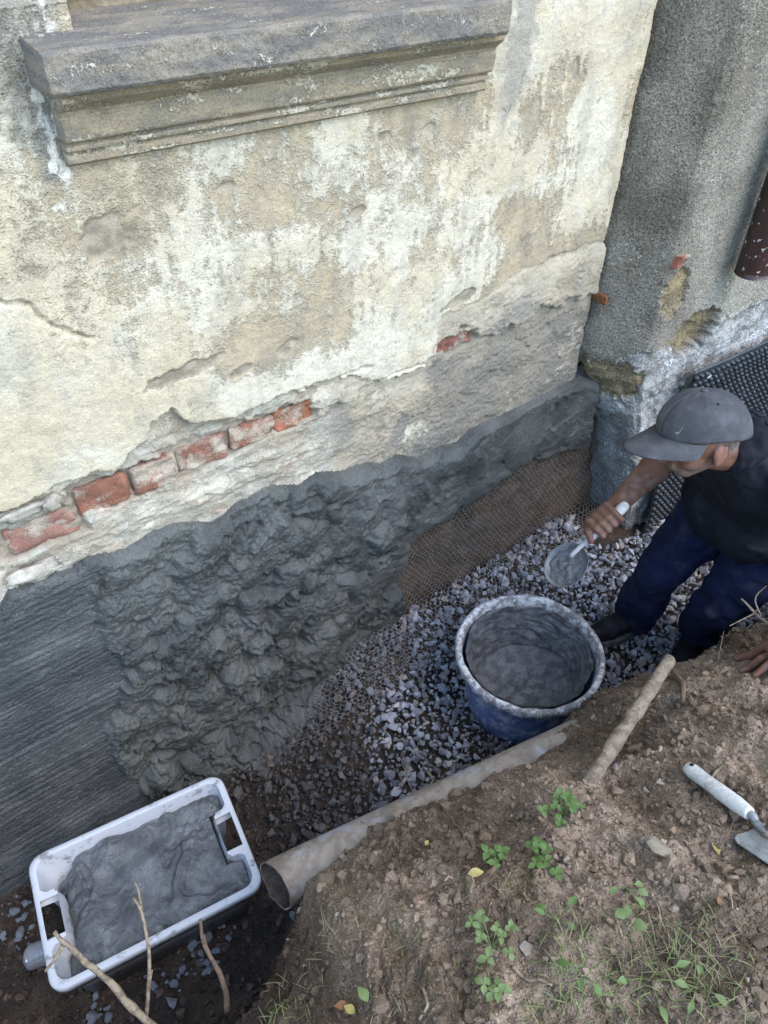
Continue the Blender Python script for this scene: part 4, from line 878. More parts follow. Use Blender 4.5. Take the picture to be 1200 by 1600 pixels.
bmesh.ops.recalc_face_normals(bm, faces=bm.faces); bm_obj('blade', bm, MAT['steel'], trw)

# twigs, roots
def twig(name, label, cat, ctrl, r0, r1, mat, side=()):
    e0 = ctrl[0]; pts = curve_pts(ctrl, 18); rr = np.linspace(r0, r1, 18)
    V, Fq = tube_arrays(pts, rr, 7); V = V + (r0 * .35 * fbm3(V, 60, 2, int(abs(ctrl[0][0]) * 1e4) % 900))[:, None]
    grp = 'twigs and roots in and on the bank'
    if not side: return tag(py_mesh(name, V, Fq, mat), label, cat, grp)
    em = empty(name, tuple(e0), label, cat, grp); py_mesh('stem', V, Fq, mat, em)
    for sc_ in side:
        V, Fq = tube_arrays(curve_pts(sc_, 8), np.linspace(r1 * 1.2, r1 * .6, 8), 6); py_mesh('side_shoot', V, Fq, mat, em)
    return em
Pz = lambda *a: on_z(*a)
twig('twig', 'thick pale twig rising over the near corner of the crate', 'twig', [Pz(262, 1622, .62), Pz(215, 1582, .66), Pz(165, 1530, .70), Pz(118, 1488, .73), Pz(85, 1455, .75)], .0085, .0042, MAT['twig'], [[Pz(98, 1478, .735), Pz(85, 1500, .72), Pz(70, 1518, .715)]])
twig('twig', 'thin upright twig standing in front of the middle of the crate', 'twig', [Pz(226, 1610, .60), Pz(231, 1560, .66), Pz(233, 1490, .72), Pz(222, 1430, .76), Pz(208, 1402, .78)], .0045, .0026, MAT['twig'], [[Pz(222, 1430, .76), Pz(217, 1395, .775), Pz(210, 1378, .785)], [Pz(231, 1550, .67), Pz(238, 1515, .70)]])
twig('root', 'short brown root curving up beside the crate corner', 'root', [Pz(355, 1580, .60), Pz(352, 1545, .65), Pz(335, 1505, .69), Pz(318, 1470, .72), Pz(313, 1434, .74)], .0065, .0030, MAT['twigdark'], [[Pz(322, 1478, .715), Pz(318, 1460, .73)]])
def bt(pp, lift=.004): return [on_bank(*p) + [0, 0, lift] for p in pp]
lst = [('twig', 'bare branching twig at the right edge by the trousers', 'twig', [Pz(1215, 985, .93), Pz(1180, 958, .955), Pz(1158, 935, .97)], .004, .002, MAT['twig'], [[Pz(1190, 965, .95), Pz(1180, 935, .98), Pz(1198, 915, 1.0)], [Pz(1180, 958, .955), Pz(1160, 968, .96), Pz(1140, 978, .955)]]),
 ('root', 'knobbly root arching beside the stake', 'root', bt([(1045, 1058)], .03) + bt([(1063, 1080)], .02) + bt([(1068, 1100), (1095, 1090)], .0), .008, .005, MAT['twigdark'], []),
 ('root', 'thin pale root trailing from the buried pipe', 'root', bt([(818, 1213), (845, 1232), (875, 1243), (905, 1240)]), .0022, .0014, MAT['twig'], []),
 ('root', 'long thin root crossing the earth below the pipe', 'root', bt([(690, 1262), (720, 1300), (748, 1325), (762, 1332)]), .0022, .0015, MAT['twigdark'], []),
 ('twig', 'dry straw stalk beside the trowel handle', 'straw', bt([(1100, 1232), (1120, 1205), (1135, 1190)]), .0035, .003, MAT['twig'], []),
 ('root', 'curled dark root next to the trowel blade', 'root', bt([(1142, 1262), (1143, 1285), (1135, 1305), (1122, 1325)], .012), .002, .0015, MAT['twigdark'], []),
 ('root', 'brown root lying across the earth near the yellow leaf', 'root', bt([(645, 1410), (675, 1395), (705, 1378)]), .006, .004, MAT['twigdark'], []),
 ('root', 'stubby upright root at the lower slope', 'root', bt([(632, 1408), (630, 1390)], .01) + bt([(626, 1372)], .03), .003, .002, MAT['twigdark'], []),
 ('twig', 'pale forked twig at the bottom of the bank', 'twig', bt([(800, 1512), (820, 1530), (845, 1532), (862, 1540)]), .0035, .0022, MAT['twig'], []),
 ('root', 'whitish root hanging over the gravel above the pipe', 'root', [Pz(632, 1200, .24), Pz(640, 1225, .26), Pz(650, 1248, .30)], .003, .002, MAT['twig'], []),
 ('root', 'forked pale root on the gravel beside the pipe', 'root', [Pz(668, 1205, .22), Pz(676, 1220, .23), Pz(662, 1236, .23)], .004, .002, MAT['twig'], []),
 ('twig', 'whitish crooked root at the bottom edge', 'root', bt([(660, 1545), (668, 1570), (655, 1595)]), .003, .002, MAT['twig'], []),
 ('twig', 'thin straw lying on the slope right of the stake', 'straw', bt([(1140, 1110), (1165, 1145), (1178, 1160)]), .0018, .0014, MAT['twig'], []),
 ('twig', 'upright thin stem by the bank edge under the trousers', 'stem', bt([(1118, 1052)], 0) + bt([(1120, 1030)], .02) + bt([(1122, 1004)], .05), .002, .0012, MAT['twig'], [])]
for a in lst: twig(*a)

# stones and shards on the bank
MAT['shard'] = mat_attr('shard_stone', 140, .25, .001, .85, .2)
def shard(px, py, r, col, seed, label, rot=0.0, cat='stone'):
    p = on_bank(px, py); V, Fq = hull_proto(seed, 11); V = V * np.array(r); c, s = math.cos(rot), math.sin(rot); V = V @ np.array([[c, s, 0], [-s, c, 0], [0, 0, 1]]) + p + [0, 0, r[2] * .3]
    o = mesh_np('stone', V, Fq, MAT['shard'], None, {'ca': np.tile(col, (len(V), 1)) * np.random.RandomState(seed).uniform(.85, 1.15, (len(V), 1))}, smooth=False)
    return tag(o, label, cat, 'stones and clods on the bank')
shard(843, 1308, (.026, .012, .030), (0.17, 0.13, 0.105), 601, 'dark flat brick shard beside the clover', .4)
shard(1030, 1325, (.016, .040, .010), (0.27, 0.225, 0.165), 602, 'long pale stone shard lying on the bank', .35)
shard(822, 1485, (.014, .014, .010), (0.24, 0.20, 0.165), 603, 'rounded grey pebble below the clover')
shard(1148, 1268, (.009, .009, .007), (0.36, 0.31, 0.25), 604, 'small pale pebble at the trowel handle end')
shard(1090, 1180, (.010, .012, .008), (0.33, 0.27, 0.22), 605, 'small pale lump between stake and trowel')
shard(960, 1200, (.011, .009, .007), (0.30, 0.25, 0.20), 606, 'small pale lump right of the stake foot')
shard(505, 1380, (.030, .022, .016), (0.17, 0.135, 0.095), 607, 'flat brown clod on top of the pipe end')
shard(545, 1505, (.016, .014, .012), (0.15, 0.115, 0.085), 608, 'brown clod on the lower left slope', 0, 'clod')

# leaves, clover and grass
def leafmat(name, c): t = NT(name); a_ = t.noise(60, 3); return t.out(t.mix(a_, c, tuple(q * .6 for q in c)), .55, .3)
MAT['leaf'] = leafmat('green_leaf', (0.10, 0.175, 0.045)); MAT['leafpale'] = leafmat('pale_leaf', (0.17, 0.235, 0.085)); MAT['leafyellow'] = leafmat('yellow_leaf', (0.50, 0.42, 0.14)); MAT['leafbrown'] = leafmat('brown_leaf', (0.28, 0.13, 0.05))
MAT['grass'] = leafmat('grass_blade', (0.21, 0.26, 0.09)); MAT['straw'] = leafmat('dry_straw', (0.34, 0.29, 0.17))
def leaf_arrays(base, d, nrm, ln, wd, bend=.25):
    d = np.array(d, float); d /= np.linalg.norm(d); nrm = np.array(nrm, float); nrm -= d * (nrm @ d); nrm /= np.linalg.norm(nrm); sd_ = np.cross(d, nrm)
    V, Fq = [], []; prof = [0.06, .55, .92, 1.0, .8, .42, .04]
    for i, w2 in enumerate(prof):
        q = i / 6; c = base + d * ln * q + nrm * (bend * ln * q * (1 - q) - .12 * ln * q * q)
        for k in (-1, 0, 1): V.append(c + sd_ * k * wd * .5 * w2 + nrm * (abs(k) * .14 * wd * w2))
    for i in range(6):
        for k in range(2): a = i * 3 + k; Fq.append((a, a + 1, a + 4, a + 3))
    return V, Fq
def plant(name, px, py, label, cat, n, spread, ln, wd, seed, mat, three=True, hgt=.03):
    rs = np.random.RandomState(seed); p0 = on_bank(px, py); em = empty(name, tuple(p0), label, cat, 'small plants growing on the bank')
    for i in range(n):
        a = rs.uniform(0, 2 * math.pi); rad_ = spread * math.sqrt(rs.uniform(.05, 1)); tip = p0 + np.array([math.cos(a) * rad_, math.sin(a) * rad_, hgt * rs.uniform(.4, 1.1)])
        tip[2] = max(tip[2], bz(tip[0], tip[1]) + .008)
        V, Fq = tube_arrays(curve_pts([p0 + np.array([0, 0, -.004]), (p0 + tip) / 2 + [0, 0, .006], tip], 7), .0008, 5); py_mesh('stem', V, Fq, mat, em)
        V, Fq = [], []; a0 = rs.uniform(0, 6.28); nn = 3 if three else 1
        for k in range(nn):
            th_ = a0 + k * 2.094 if three else a; el = rs.uniform(-.35, .55); v, f = leaf_arrays(tip, (math.cos(th_) * math.cos(el), math.sin(th_) * math.cos(el), math.sin(el)), (0, 0, 1), ln * rs.uniform(.75, 1.15), wd * rs.uniform(.8, 1.1))
            Fq += [tuple(q + len(V) for q in g_) for g_ in f]; V += v
        py_mesh('leaf', V, Fq, mat, em)
    return em
plant('clover_plant', 880, 1278, 'leafy clover clump right of the brick shard', 'clover', 8, .042, .016, .012, 701, MAT['leaf'])
plant('clover_plant', 840, 1350, 'bright green clover below the brick shard', 'clover', 6, .040, .017, .013, 702, MAT['leaf'])
plant('clover_plant', 775, 1340, 'small green sprig left of the brick shard', 'clover', 4, .022, .017, .013, 703, MAT['leaf'])
plant('weed', 768, 1480, 'tall patch of lobed green weed low on the bank', 'weed', 9, .045, .014, .010, 704, MAT['leafpale'])
plant('weed', 770, 1525, 'green weed leaves lowest on the left slope', 'weed', 5, .030, .017, .013, 705, MAT['leafpale'])
plant('weed', 975, 1390, 'dull grey green weed between the stone shard and grass', 'weed', 6, .032, .022, .013, 706, MAT['leafpale'], False)
plant('weed', 978, 1448, 'single round grey green leaf above the grass', 'leaf', 2, .012, .024, .022, 707, MAT['leafpale'], False, .02)
plant('weed', 870, 1440, 'narrow leaved green seedling at the centre of the bank', 'seedling', 4, .022, .024, .010, 708, MAT['leaf'], False)
plant('weed', 905, 1525, 'broad green leaves among the left grass', 'weed', 3, .030, .022, .012, 709, MAT['leaf'], False)
plant('weed', 1010, 1530, 'broad green leaves among the right grass', 'weed', 4, .040, .024, .012, 710, MAT['leafpale'], False)
plant('weed', 1085, 1545, 'thin green leaves by the straw at the right', 'weed', 4, .03, .024, .012, 711, MAT['leafpale'], False)
def fallen(px, py, col, ln, wd, ang, label):
    p = on_bank(px, py) + [0, 0, .006]; v, f = leaf_arrays(p, (math.cos(ang), math.sin(ang), .1), (0.2, -.3, 1), ln, wd, .35); return tag(py_mesh('fallen_leaf', v, f, col), label, 'leaf', 'fallen leaves on the bank')
fallen(730, 1368, MAT['leafyellow'], .030, .016, -.5, 'curled yellow leaf on the middle of the slope')
fallen(1122, 1338, MAT['leafyellow'], .026, .016, 1.2, 'yellow leaf lying below the trowel blade')
fallen(664, 1323, MAT['leafyellow'], .012, .010, .3, 'tiny yellow green leaf below the pipe')
fallen(575, 1568, MAT['leafpale'], .028, .018, 1.6, 'pale green leaf at the bottom left of the bank')
fallen(555, 1585, MAT['leafyellow'], .022, .015, 2.0, 'yellow leaf at the very bottom of the bank')
fallen(545, 1572, MAT['leafbrown'], .024, .014, 2.6, 'brown dead leaf at the bottom left of the bank')
fallen(1120, 1415, MAT['leafbrown'], .014, .010, .4, 'small red brown leaf scrap at the right slope')
rs = np.random.RandomState(31)
def grass(name, label, spots, mat, w_=.0022):
    Vg, Fg = [], []
    for px, py, n, sp, ln in spots:
        c0 = on_bank(px, py)
        for k in range(n):
            x, y = c0[0] + rs.normal() * sp, c0[1] + rs.normal() * sp; b = np.array([x, y, bz(x, y) - .003]); a = rs.uniform(0, 6.28); l = ln * rs.uniform(.5, 1.2); lean = rs.uniform(.5, 1.3)
            dv = np.array([math.cos(a), math.sin(a), 0]); sv = np.array([-dv[1], dv[0], 0]); o_ = len(Vg)
            for q in (0, .35, .7, 1.0):
                c = b + dv * l * q * lean * .7 + np.array([0, 0, l * (q * .75 - .45 * q * q * lean)]); ww = w_ * (1 - q * .85)
                Vg += [c - sv * ww / 2, c + sv * ww / 2]
            Fg += [(o_ + 2 * i, o_ + 2 * i + 1, o_ + 2 * i + 3, o_ + 2 * i + 2) for i in range(3)]
    return tag(py_mesh(name, Vg, Fg, mat), label, 'grass', kind='stuff')
grass('grass', 'short green grass growing on the lower bank', [(900, 1500, 60, .03, .05), (960, 1545, 70, .035, .05), (1060, 1510, 80, .035, .06), (850, 1570, 40, .03, .05), (740, 1540, 25, .02, .04), (430, 1588, 30, .02, .04), (470, 1580, 25, .02, .035), (1130, 1560, 60, .04, .05), (620, 1470, 14, .02, .03), (805, 1385, 14, .02, .03), (1000, 1480, 30, .03, .04)], MAT['grass'])
grass('dry_grass', 'dry straw blades lying on the bank', [(1080, 1500, 70, .04, .06), (1040, 1470, 30, .03, .06), (900, 1480, 25, .03, .05), (520, 1470, 30, .025, .04), (560, 1440, 20, .02, .04), (800, 1400, 30, .025, .04), (1100, 1235, 18, .015, .04), (700, 1500, 12, .03, .03), (950, 1250, 14, .03, .03), (1050, 1100, 12, .02, .03), (470, 1540, 30, .03, .04), (640, 1560, 30, .05, .03), (1150, 1420, 25, .05, .03)], MAT['straw'], .0016)

# spilt mortar pats beside the crate
rs = np.random.RandomState(5); n = 70
pp = [(480, 1440), (300, 1480), (320, 1500), (30, 1410), (15, 1470), (350, 1455), (260, 1540), (20, 1440), (300, 1515), (150, 1585)]
pos = np.concatenate([np.array([on_z(a + rs.normal() * 14, b + rs.normal() * 12, .035) for _ in range(9)]) for a, b in pp])
scatter('mortar_spill', pos, .004 + .016 * rs.rand(len(pos)) ** 2, np.tile((.15, .16, .175), (len(pos), 1)), MAT['stone'], 'stuff', 'grey mortar spatter dropped round the crate', 'mortar', pr2, 15, squash=.5)

# ================================================================== THE MAN
def sph(n1=20, n2=14):
    th, ph = np.meshgrid(np.linspace(0, 2 * np.pi, n1, endpoint=False), np.linspace(0.0, np.pi, n2)[1:-1])
    V = np.stack([np.sin(ph) * np.cos(th), np.sin(ph) * np.sin(th), np.cos(ph)], -1).reshape(-1, 3); V = np.concatenate([V, [[0, 0, 1], [0, 0, -1]]]); r = n2 - 2; Fq = []
    for i in range(r - 1):
        for j in range(n1): Fq.append((i * n1 + j, (i + 1) * n1 + j, (i + 1) * n1 + (j + 1) % n1, i * n1 + (j + 1) % n1))
    t_, b_ = r * n1, r * n1 + 1
    for j in range(n1): Fq.append((t_, j, (j + 1) % n1)); Fq.append((b_, (r - 1) * n1 + (j + 1) % n1, (r - 1) * n1 + j))
    return V, Fq
SV, SF = sph()
class Flesh:
    def __init__(s): s.V = []; s.F = []; s.n = 0
    def add(s, V): s.V.append(V); s.F += [tuple(i + s.n for i in f) for f in SF]; s.n += len(V)
    def cap(s, p0, r0, p1, r1):
        p0, p1 = np.array(p0, float), np.array(p1, float); ax = p1 - p0; L = np.linalg.norm(ax); ax = ax / (L + 1e-9)
        k = (SV @ ax) > 0; s.add(np.where(k[:, None], p1 + SV * r1, p0 + SV * r0))
    def chain(s, pts, rad):
        for a, b, c, d in zip(pts[:-1], rad[:-1], pts[1:], rad[1:]): s.cap(a, b, c, d)
    def ell(s, c, r, B=np.eye(3)): s.add(np.array(c) + (SV * np.array(r)) @ B)
    def build(s, name, mat, parent, vox, smooth_n=6, post=None, col=None):
        me = bpy.data.meshes.new('tmp'); me.from_pydata(np.concatenate(s.V).tolist(), [], s.F); o = bpy.data.objects.new('tmp', me); COL.objects.link(o)
        m_ = o.modifiers.new('r', 'REMESH'); m_.mode = 'VOXEL'; m_.voxel_size = vox; m_.use_smooth_shade = True
        if smooth_n: q = o.modifiers.new('s', 'SMOOTH'); q.factor = .5; q.iterations = smooth_n
        dg = bpy.context.evaluated_depsgraph_get(); m2 = bpy.data.meshes.new_from_object(o.evaluated_get(dg)); bpy.data.objects.remove(o, do_unlink=True)
        m2.name = name; V = np.empty(len(m2.vertices) * 3, np.float32); m2.vertices.foreach_get('co', V); V = V.reshape(-1, 3).astype(float)
        if post is not None:
            N = np.empty(len(m2.vertices) * 3, np.float32); m2.vertex_normals.foreach_get('vector', N); V = post(V, N.reshape(-1, 3)); m2.vertices.foreach_set('co', V.astype(np.float32).ravel()); m2.update()
        if col is not None: set_attrs(m2, {'ca': col(V)})
        m2.materials.clear()
        return link(name, m2, mat, parent)
man = empty('person', (1.80, 0.82, 0.17), 'man in grey cap, dark shirt and navy trousers bending to throw mortar', 'person')
A3 = lambda *a: np.array(a, float)
# joints
hc = A3(1.492, .755, 1.282); neck = A3(1.610, .738, 1.225); chest = A3(1.735, .722, 1.10); belly = A3(1.83, .715, .97); pelvis = A3(1.905, .705, .86)
shR, elR, wrR = A3(1.690, .885, 1.175), A3(1.715, .930, 1.025), A3(1.452, .905, .950)
shL, elL, wrL = A3(1.665, .570, 1.175), A3(1.565, .370, 1.085), A3(1.395, .335, .985)
hipR, knR, anR, toR = A3(1.885, .80, .83), A3(1.775, .880, .53), A3(1.800, .915, .25), A3(1.675, .945, .20)
hipL, knL, anL, toL = A3(1.905, .62, .83), A3(1.800, .665, .51), A3(1.930, .735, .25), A3(1.845, .712, .20)
# head frame
hf = A3(-.90, .34, -.16); hf /= np.linalg.norm(hf); hl_ = np.cross([0, 0, 1.0], hf); hl_ /= np.linalg.norm(hl_); hu = np.cross(hf, hl_); HB = np.stack([hf, hl_, hu])
# lean the head slightly towards the near shoulder
ta = R(13); hl2 = hl_ * math.cos(ta) + hu * math.sin(ta); hu2 = -hl_ * math.sin(ta) + hu * math.cos(ta); HB = np.stack([hf, hl2, hu2]); hl_, hu = hl2, hu2
H3 = lambda a, b, c: hc + a * hf + b * hl_ + c * hu
fb_ = Flesh()
fb_.ell(H3(0, 0, .010), (.097, .076, .088), HB); fb_.ell(H3(.034, 0, -.036), (.056, .056, .056), HB); fb_.cap(H3(.060, .016, -.074), .021, H3(.060, -.016, -.074), .021); fb_.cap(H3(.0, .052, -.050), .016, H3(.056, .022, -.078), .017); fb_.cap(H3(.0, -.052, -.050), .016, H3(.056, -.022, -.078), .017)
fb_.cap(H3(.094, 0, .0), .010, H3(.112, 0, -.034), .0135); fb_.ell(H3(.106, 0, -.038), (.010, .019, .009), HB)
fb_.cap(H3(.086, -.030, .014), .013, H3(.086, .030, .014), .013)
fb_.cap(H3(.088, -.016, -.056), .007, H3(.088, .016, -.056), .007); fb_.cap(H3(.085, -.013, -.065), .0075, H3(.085, .013, -.065), .0075)
for sg_ in (-1, 1):
    fb_.ell(H3(.062, sg_ * .040, -.022), (.026, .022, .022), HB); fb_.ell(H3(.036, sg_ * .036, -.044), (.044, .024, .030), HB)
    fb_.ell(H3(.004, sg_ * .078, -.026), (.017, .008, .027), HB); fb_.ell(H3(.010, sg_ * .076, -.046), (.009, .008, .011), HB); fb_.cap(H3(-.008, sg_ * .083, -.008), .005, H3(-.006, sg_ * .083, -.034), .0045)
fb_.chain([H3(-.035, 0, -.05), (H3(-.03, 0, -.08) + neck) / 2, neck, chest], [.058, .058, .064, .10])
fb_.chain([chest, belly, pelvis], [.12, .115, .12]); fb_.cap(chest, .10, shR, .055); fb_.cap(chest, .10, shL, .055)
fb_.chain([shR, (shR + elR) / 2, elR], [.052, .047, .042]); fb_.chain([elR, elR * .65 + wrR * .35, elR * .3 + wrR * .7, wrR], [.042, .045, .034, .027])
fb_.chain([shL, (shL + elL) / 2, elL], [.052, .046, .040]); fb_.chain([elL, elL * .65 + wrL * .35, wrL], [.040, .042, .027])
for a, b, c in ((hipR, knR, anR), (hipL, knL, anL)): fb_.cap(pelvis, .10, a, .085); fb_.chain([a, b, c], [.078, .055, .040])
# right hand closed round the tool handle
tA, tB = A3(1.437, .866, .990), A3(1.300, .893, .865)               # handle end, ladle neck
tx = (tB - tA) / np.linalg.norm(tB - tA)
palm = A3(1.393, .905, .935)
fa = palm - wrR; fa /= np.linalg.norm(fa)
k1 = tA + tx * .030; k4 = tA + tx * .095
hn = np.cross(tx, fa); hn /= np.linalg.norm(hn); tow = np.cross(hn, tx); tow /= np.linalg.norm(tow)
if tow @ fa < 0: tow = -tow
up_c = A3(0, 0, CAM_H) - palm; up_c -= tx * (up_c @ tx); up_c /= np.linalg.norm(up_c); sidev = np.cross(tx, up_c)
if sidev @ (palm - (tA + tB) / 2) < 0: sidev = -sidev               # side of the handle where the palm lies
def around(ax_pt, ang, r=.0225): return ax_pt + r * (math.cos(ang) * sidev + math.sin(ang) * up_c)
fb_.chain([wrR, palm], [.027, .030])
for i, q in enumerate((.030, .052, .074, .096)):
    c = tA + tx * q; lenk = (0.92, 1.05, 1.0, .82)[3 - i]
    knu = around(c, .25, .036); fb_.cap(palm + (c - (tA + tx * .062)) * .75, .017, knu, .0115)
    fb_.chain([knu, around(c, 1.25, .027), around(c, 2.5, .0245), around(c, 2.5 + 1.2 * lenk, .0225)], [.0100, .0094, .0088, .0080])
thb = around(tA + tx * .105, -.4, .030); fb_.chain([palm + tx * .01, thb, around(tA + tx * .118, .9, .024), around(tA + tx * .128, 1.9, .023)], [.018, .0135, .0105, .009])
# left hand spread on the bank
pl_ = on_bank(1232, 1032); pl_ = pl_ + A3(0, 0, .030)
fb_.chain([wrL, pl_], [.026, .026]); tdir = on_bank(1172, 1068) - pl_; tdir[2] = 0; tdir /= np.linalg.norm(tdir); sdir = A3(-tdir[1], tdir[0], 0)
for i, (off, ln_, sp) in enumerate(((-.030, .070, -.30), (-.010, .082, -.08), (.011, .078, .12), (.030, .060, .34))):
    d_ = tdir * math.cos(sp) + sdir * math.sin(sp); b0 = pl_ + tdir * .030 + sdir * off
    def gp(q, lift): p = b0 + d_ * q; return A3(p[0], p[1], bz(p[0], p[1]) + lift)
    fb_.cap(pl_ + sdir * off * .6, .017, gp(.005, .026), .011); fb_.chain([gp(.005, .026), gp(ln_ * .40, .027), gp(ln_ * .74, .016), gp(ln_, .008)], [.0108, .0100, .0092, .0080])
tb_ = pl_ + sdir * -.034; d_ = tdir * .6 - sdir * .8
fb_.chain([pl_ - sdir * .01, tb_ + d_ * .015, A3(*(tb_ + d_ * .045)[:2], bz(*(tb_ + d_ * .045)[:2]) + .012), A3(*(tb_ + d_ * .07)[:2], bz(*(tb_ + d_ * .07)[:2]) + .008)], [.02, .013, .0105, .009])
def skin_col(V):
    L = (V - hc) @ HB.T; base = mixc((0.19, 0.092, 0.058), (0.135, 0.064, 0.042), sst(-.4, .4, fbm3(V, 18, 3, 800)))
    inhead = np.linalg.norm(V - hc, axis=1) < .17
    stub = inhead * sst(-.045, -.060, L[:, 2]) * sst(-.01, .02, L[:, 0]) * .65
    base = mixc(base, (0.15, 0.12, 0.10), stub * (.6 + .4 * sst(-.3, .3, fbm3(V, 120, 2, 806))))
    ear = inhead * sst(.074, .082, np.abs(L[:, 1])); base = mixc(base, (0.25, 0.115, 0.085), ear * .7)
    hair = inhead * sst(.0, -.03, L[:, 0] + .02) * sst(-.055, -.03, L[:, 2]); base = mixc(base, (0.25, 0.21, 0.17), hair * .6)
    dust = sst(.1, .6, fbm3(V, 60, 3, 803)) * (V[:, 2] < 1.02); return mixc(base, (.30, .25, .21), dust * .25)
t = NT('skin'); b_ = t.noise(220, 3); MAT['skin'] = t.out(t.mix(1.0, t.attr('ca'), t.grey(t.ramp(b_, .3, .7, .9, 1.1)), 'MULTIPLY'), .55, .4, t.bump(b_, .0006)); t.b.inputs['Subsurface Weight'].default_value = .06; t.b.inputs['Subsurface Radius'].default_value = (.006, .002, .001)
fb_.build('body', MAT['skin'], man, .0036, 2, None, skin_col)
te = NT('eye'); te.out((.55, .52, .48), .2, .5)
for sg_ in (-1, 1):
    e_ = py_mesh('eye', H3(.083, sg_ * .031, -.006) + SV * .0105, SF, te.m, man)

# shirt
MAT['shirt'] = mat_two('black_cotton', (0.015, 0.016, 0.022), (0.045, 0.046, 0.056), 12, .50, .80, 700, .25, .0006, .9, .15)
MAT['trousers'] = mat_two('navy_cotton', (0.014, 0.019, 0.056), (0.050, 0.055, 0.088), 15, .48, .80, 600, .3, .0008, .9, .15)
MAT['cap'] = mat_two('grey_cap_cotton', (0.065, 0.066, 0.074), (0.105, 0.106, 0.115), 14, .4, .68, 420, .25, .0009, .9, .15)
def folds(am, sc, ax_, a2=.004):
    def f(V, N):
        q = V @ np.array(ax_).T
        return V + N * (am * (.7 * fbm3(q, sc, 2, 810) + .8 * (.5 - np.abs(fbm3(q, sc * .8, 2, 812)))) + a2 * (.4 - np.abs(fbm3(q, sc * 2.2, 2, 814))) * 3 * (fbm3(V, 5, 2, 816) > -.1))[:, None]
    return f
fs = Flesh()
for sg_ in (-.055, .055):
    y_ = A3(0, sg_, 0); fs.chain([neck + y_ * .6, chest + y_, belly + y_, pelvis + y_ + A3(-.02, 0, .02)], [.080, .132, .140, .146])
fs.cap(neck, .07, chest, .13); fs.cap(chest + A3(-.02, .08, .02), .09, shR, .070); fs.cap(chest + A3(-.02, -.08, .02), .09, shL, .070)
fs.chain([shR, shR * .45 + elR * .55], [.068, .066]); fs.chain([shL, shL * .4 + elL * .6], [.068, .066])
fs.ell(belly + A3(-.045, .0, -.07), (.115, .175, .13))
fs.build('shirt', MAT['shirt'], man, .006, 6, folds(.014, 11, [[1, 0, .4], [0, 1, 0], [-.2, 0, .45]], .004))
# neckline rib
rib_c = neck + (hc - neck) * .12; th_ = np.linspace(0, 2 * np.pi, 30); nd = (hc - neck) / np.linalg.norm(hc - neck); a1 = np.cross(nd, [0, 1.0, 0]); a1 /= np.linalg.norm(a1); a2 = np.cross(nd, a1)
# trousers
ft = Flesh()
ft.ell(pelvis + A3(.01, 0, -.02), (.145, .175, .13)); ft.cap(pelvis + A3(0, .03, .0), .135, hipR, .115); ft.cap(pelvis + A3(0, -.03, 0), .135, hipL, .115)
ft.chain([hipR, knR, anR + A3(0, 0, .0)], [.108, .078, .070]); ft.chain([hipL, knL, anL + A3(0, 0, .0)], [.108, .078, .066])
ft.build('trousers', MAT['trousers'], man, .006, 6, folds(.017, 9, [[1, 0, .5], [0, 1, .3], [-.4, 0, .6]], .005))
def seam(name, pts, r, mat, obj_):                       # raised stitched line following the cloth surface
    bpy.context.view_layer.update(); q = []
    for p in curve_pts(pts, 30):
        ok, loc, nrm, _ = obj_.closest_point_on_mesh(obj_.matrix_world.inverted() @ Vector(p)); q.append(np.array(obj_.matrix_world @ (loc + nrm * r * .3)))
    V, Fq = tube_arrays(q, r, 6); return py_mesh(name, V, Fq, mat, man)
_sh = [o for o in man.children if o.name.startswith('shirt')][0]; _tr = [o for o in man.children if o.name.startswith('trousers')][0]
seam('side_seam', [hipR + A3(.0, -.02, .1), hipR * .5 + knR * .5 + A3(-.02, -.09, 0), knR + A3(0, -.08, 0), anR + A3(0, -.07, .05)], .0022, MAT['trousers'], _tr)
seam('side_seam', [hipL + A3(.0, -.1, .1), hipL * .5 + knL * .5 + A3(-.02, -.09, 0), knL + A3(0, -.08, 0), anL + A3(0, -.07, .05)], .0022, MAT['trousers'], _tr)
for an in (anR, anL):
    th2 = np.linspace(0, 2 * np.pi, 14); seam('trouser_hem', [an + A3(.08 * math.cos(a), .08 * math.sin(a), -.035) for a in th2], .003, MAT['trousers'], _tr)
seam('shirt_seam', [neck + A3(.02, -.06, .02), shL * .5 + neck * .5 + A3(0, 0, .05), shL + A3(0, 0, .07)], .002, MAT['shirt'], _sh)
seam('collar', [neck + .085 * (math.cos(a) * np.array([.5, 0, .85]) + math.sin(a) * np.array([0, 1.0, 0])) + (hc - neck) * .15 for a in np.linspace(0, 2 * np.pi, 16)], .0045, MAT['shirt'], _sh)
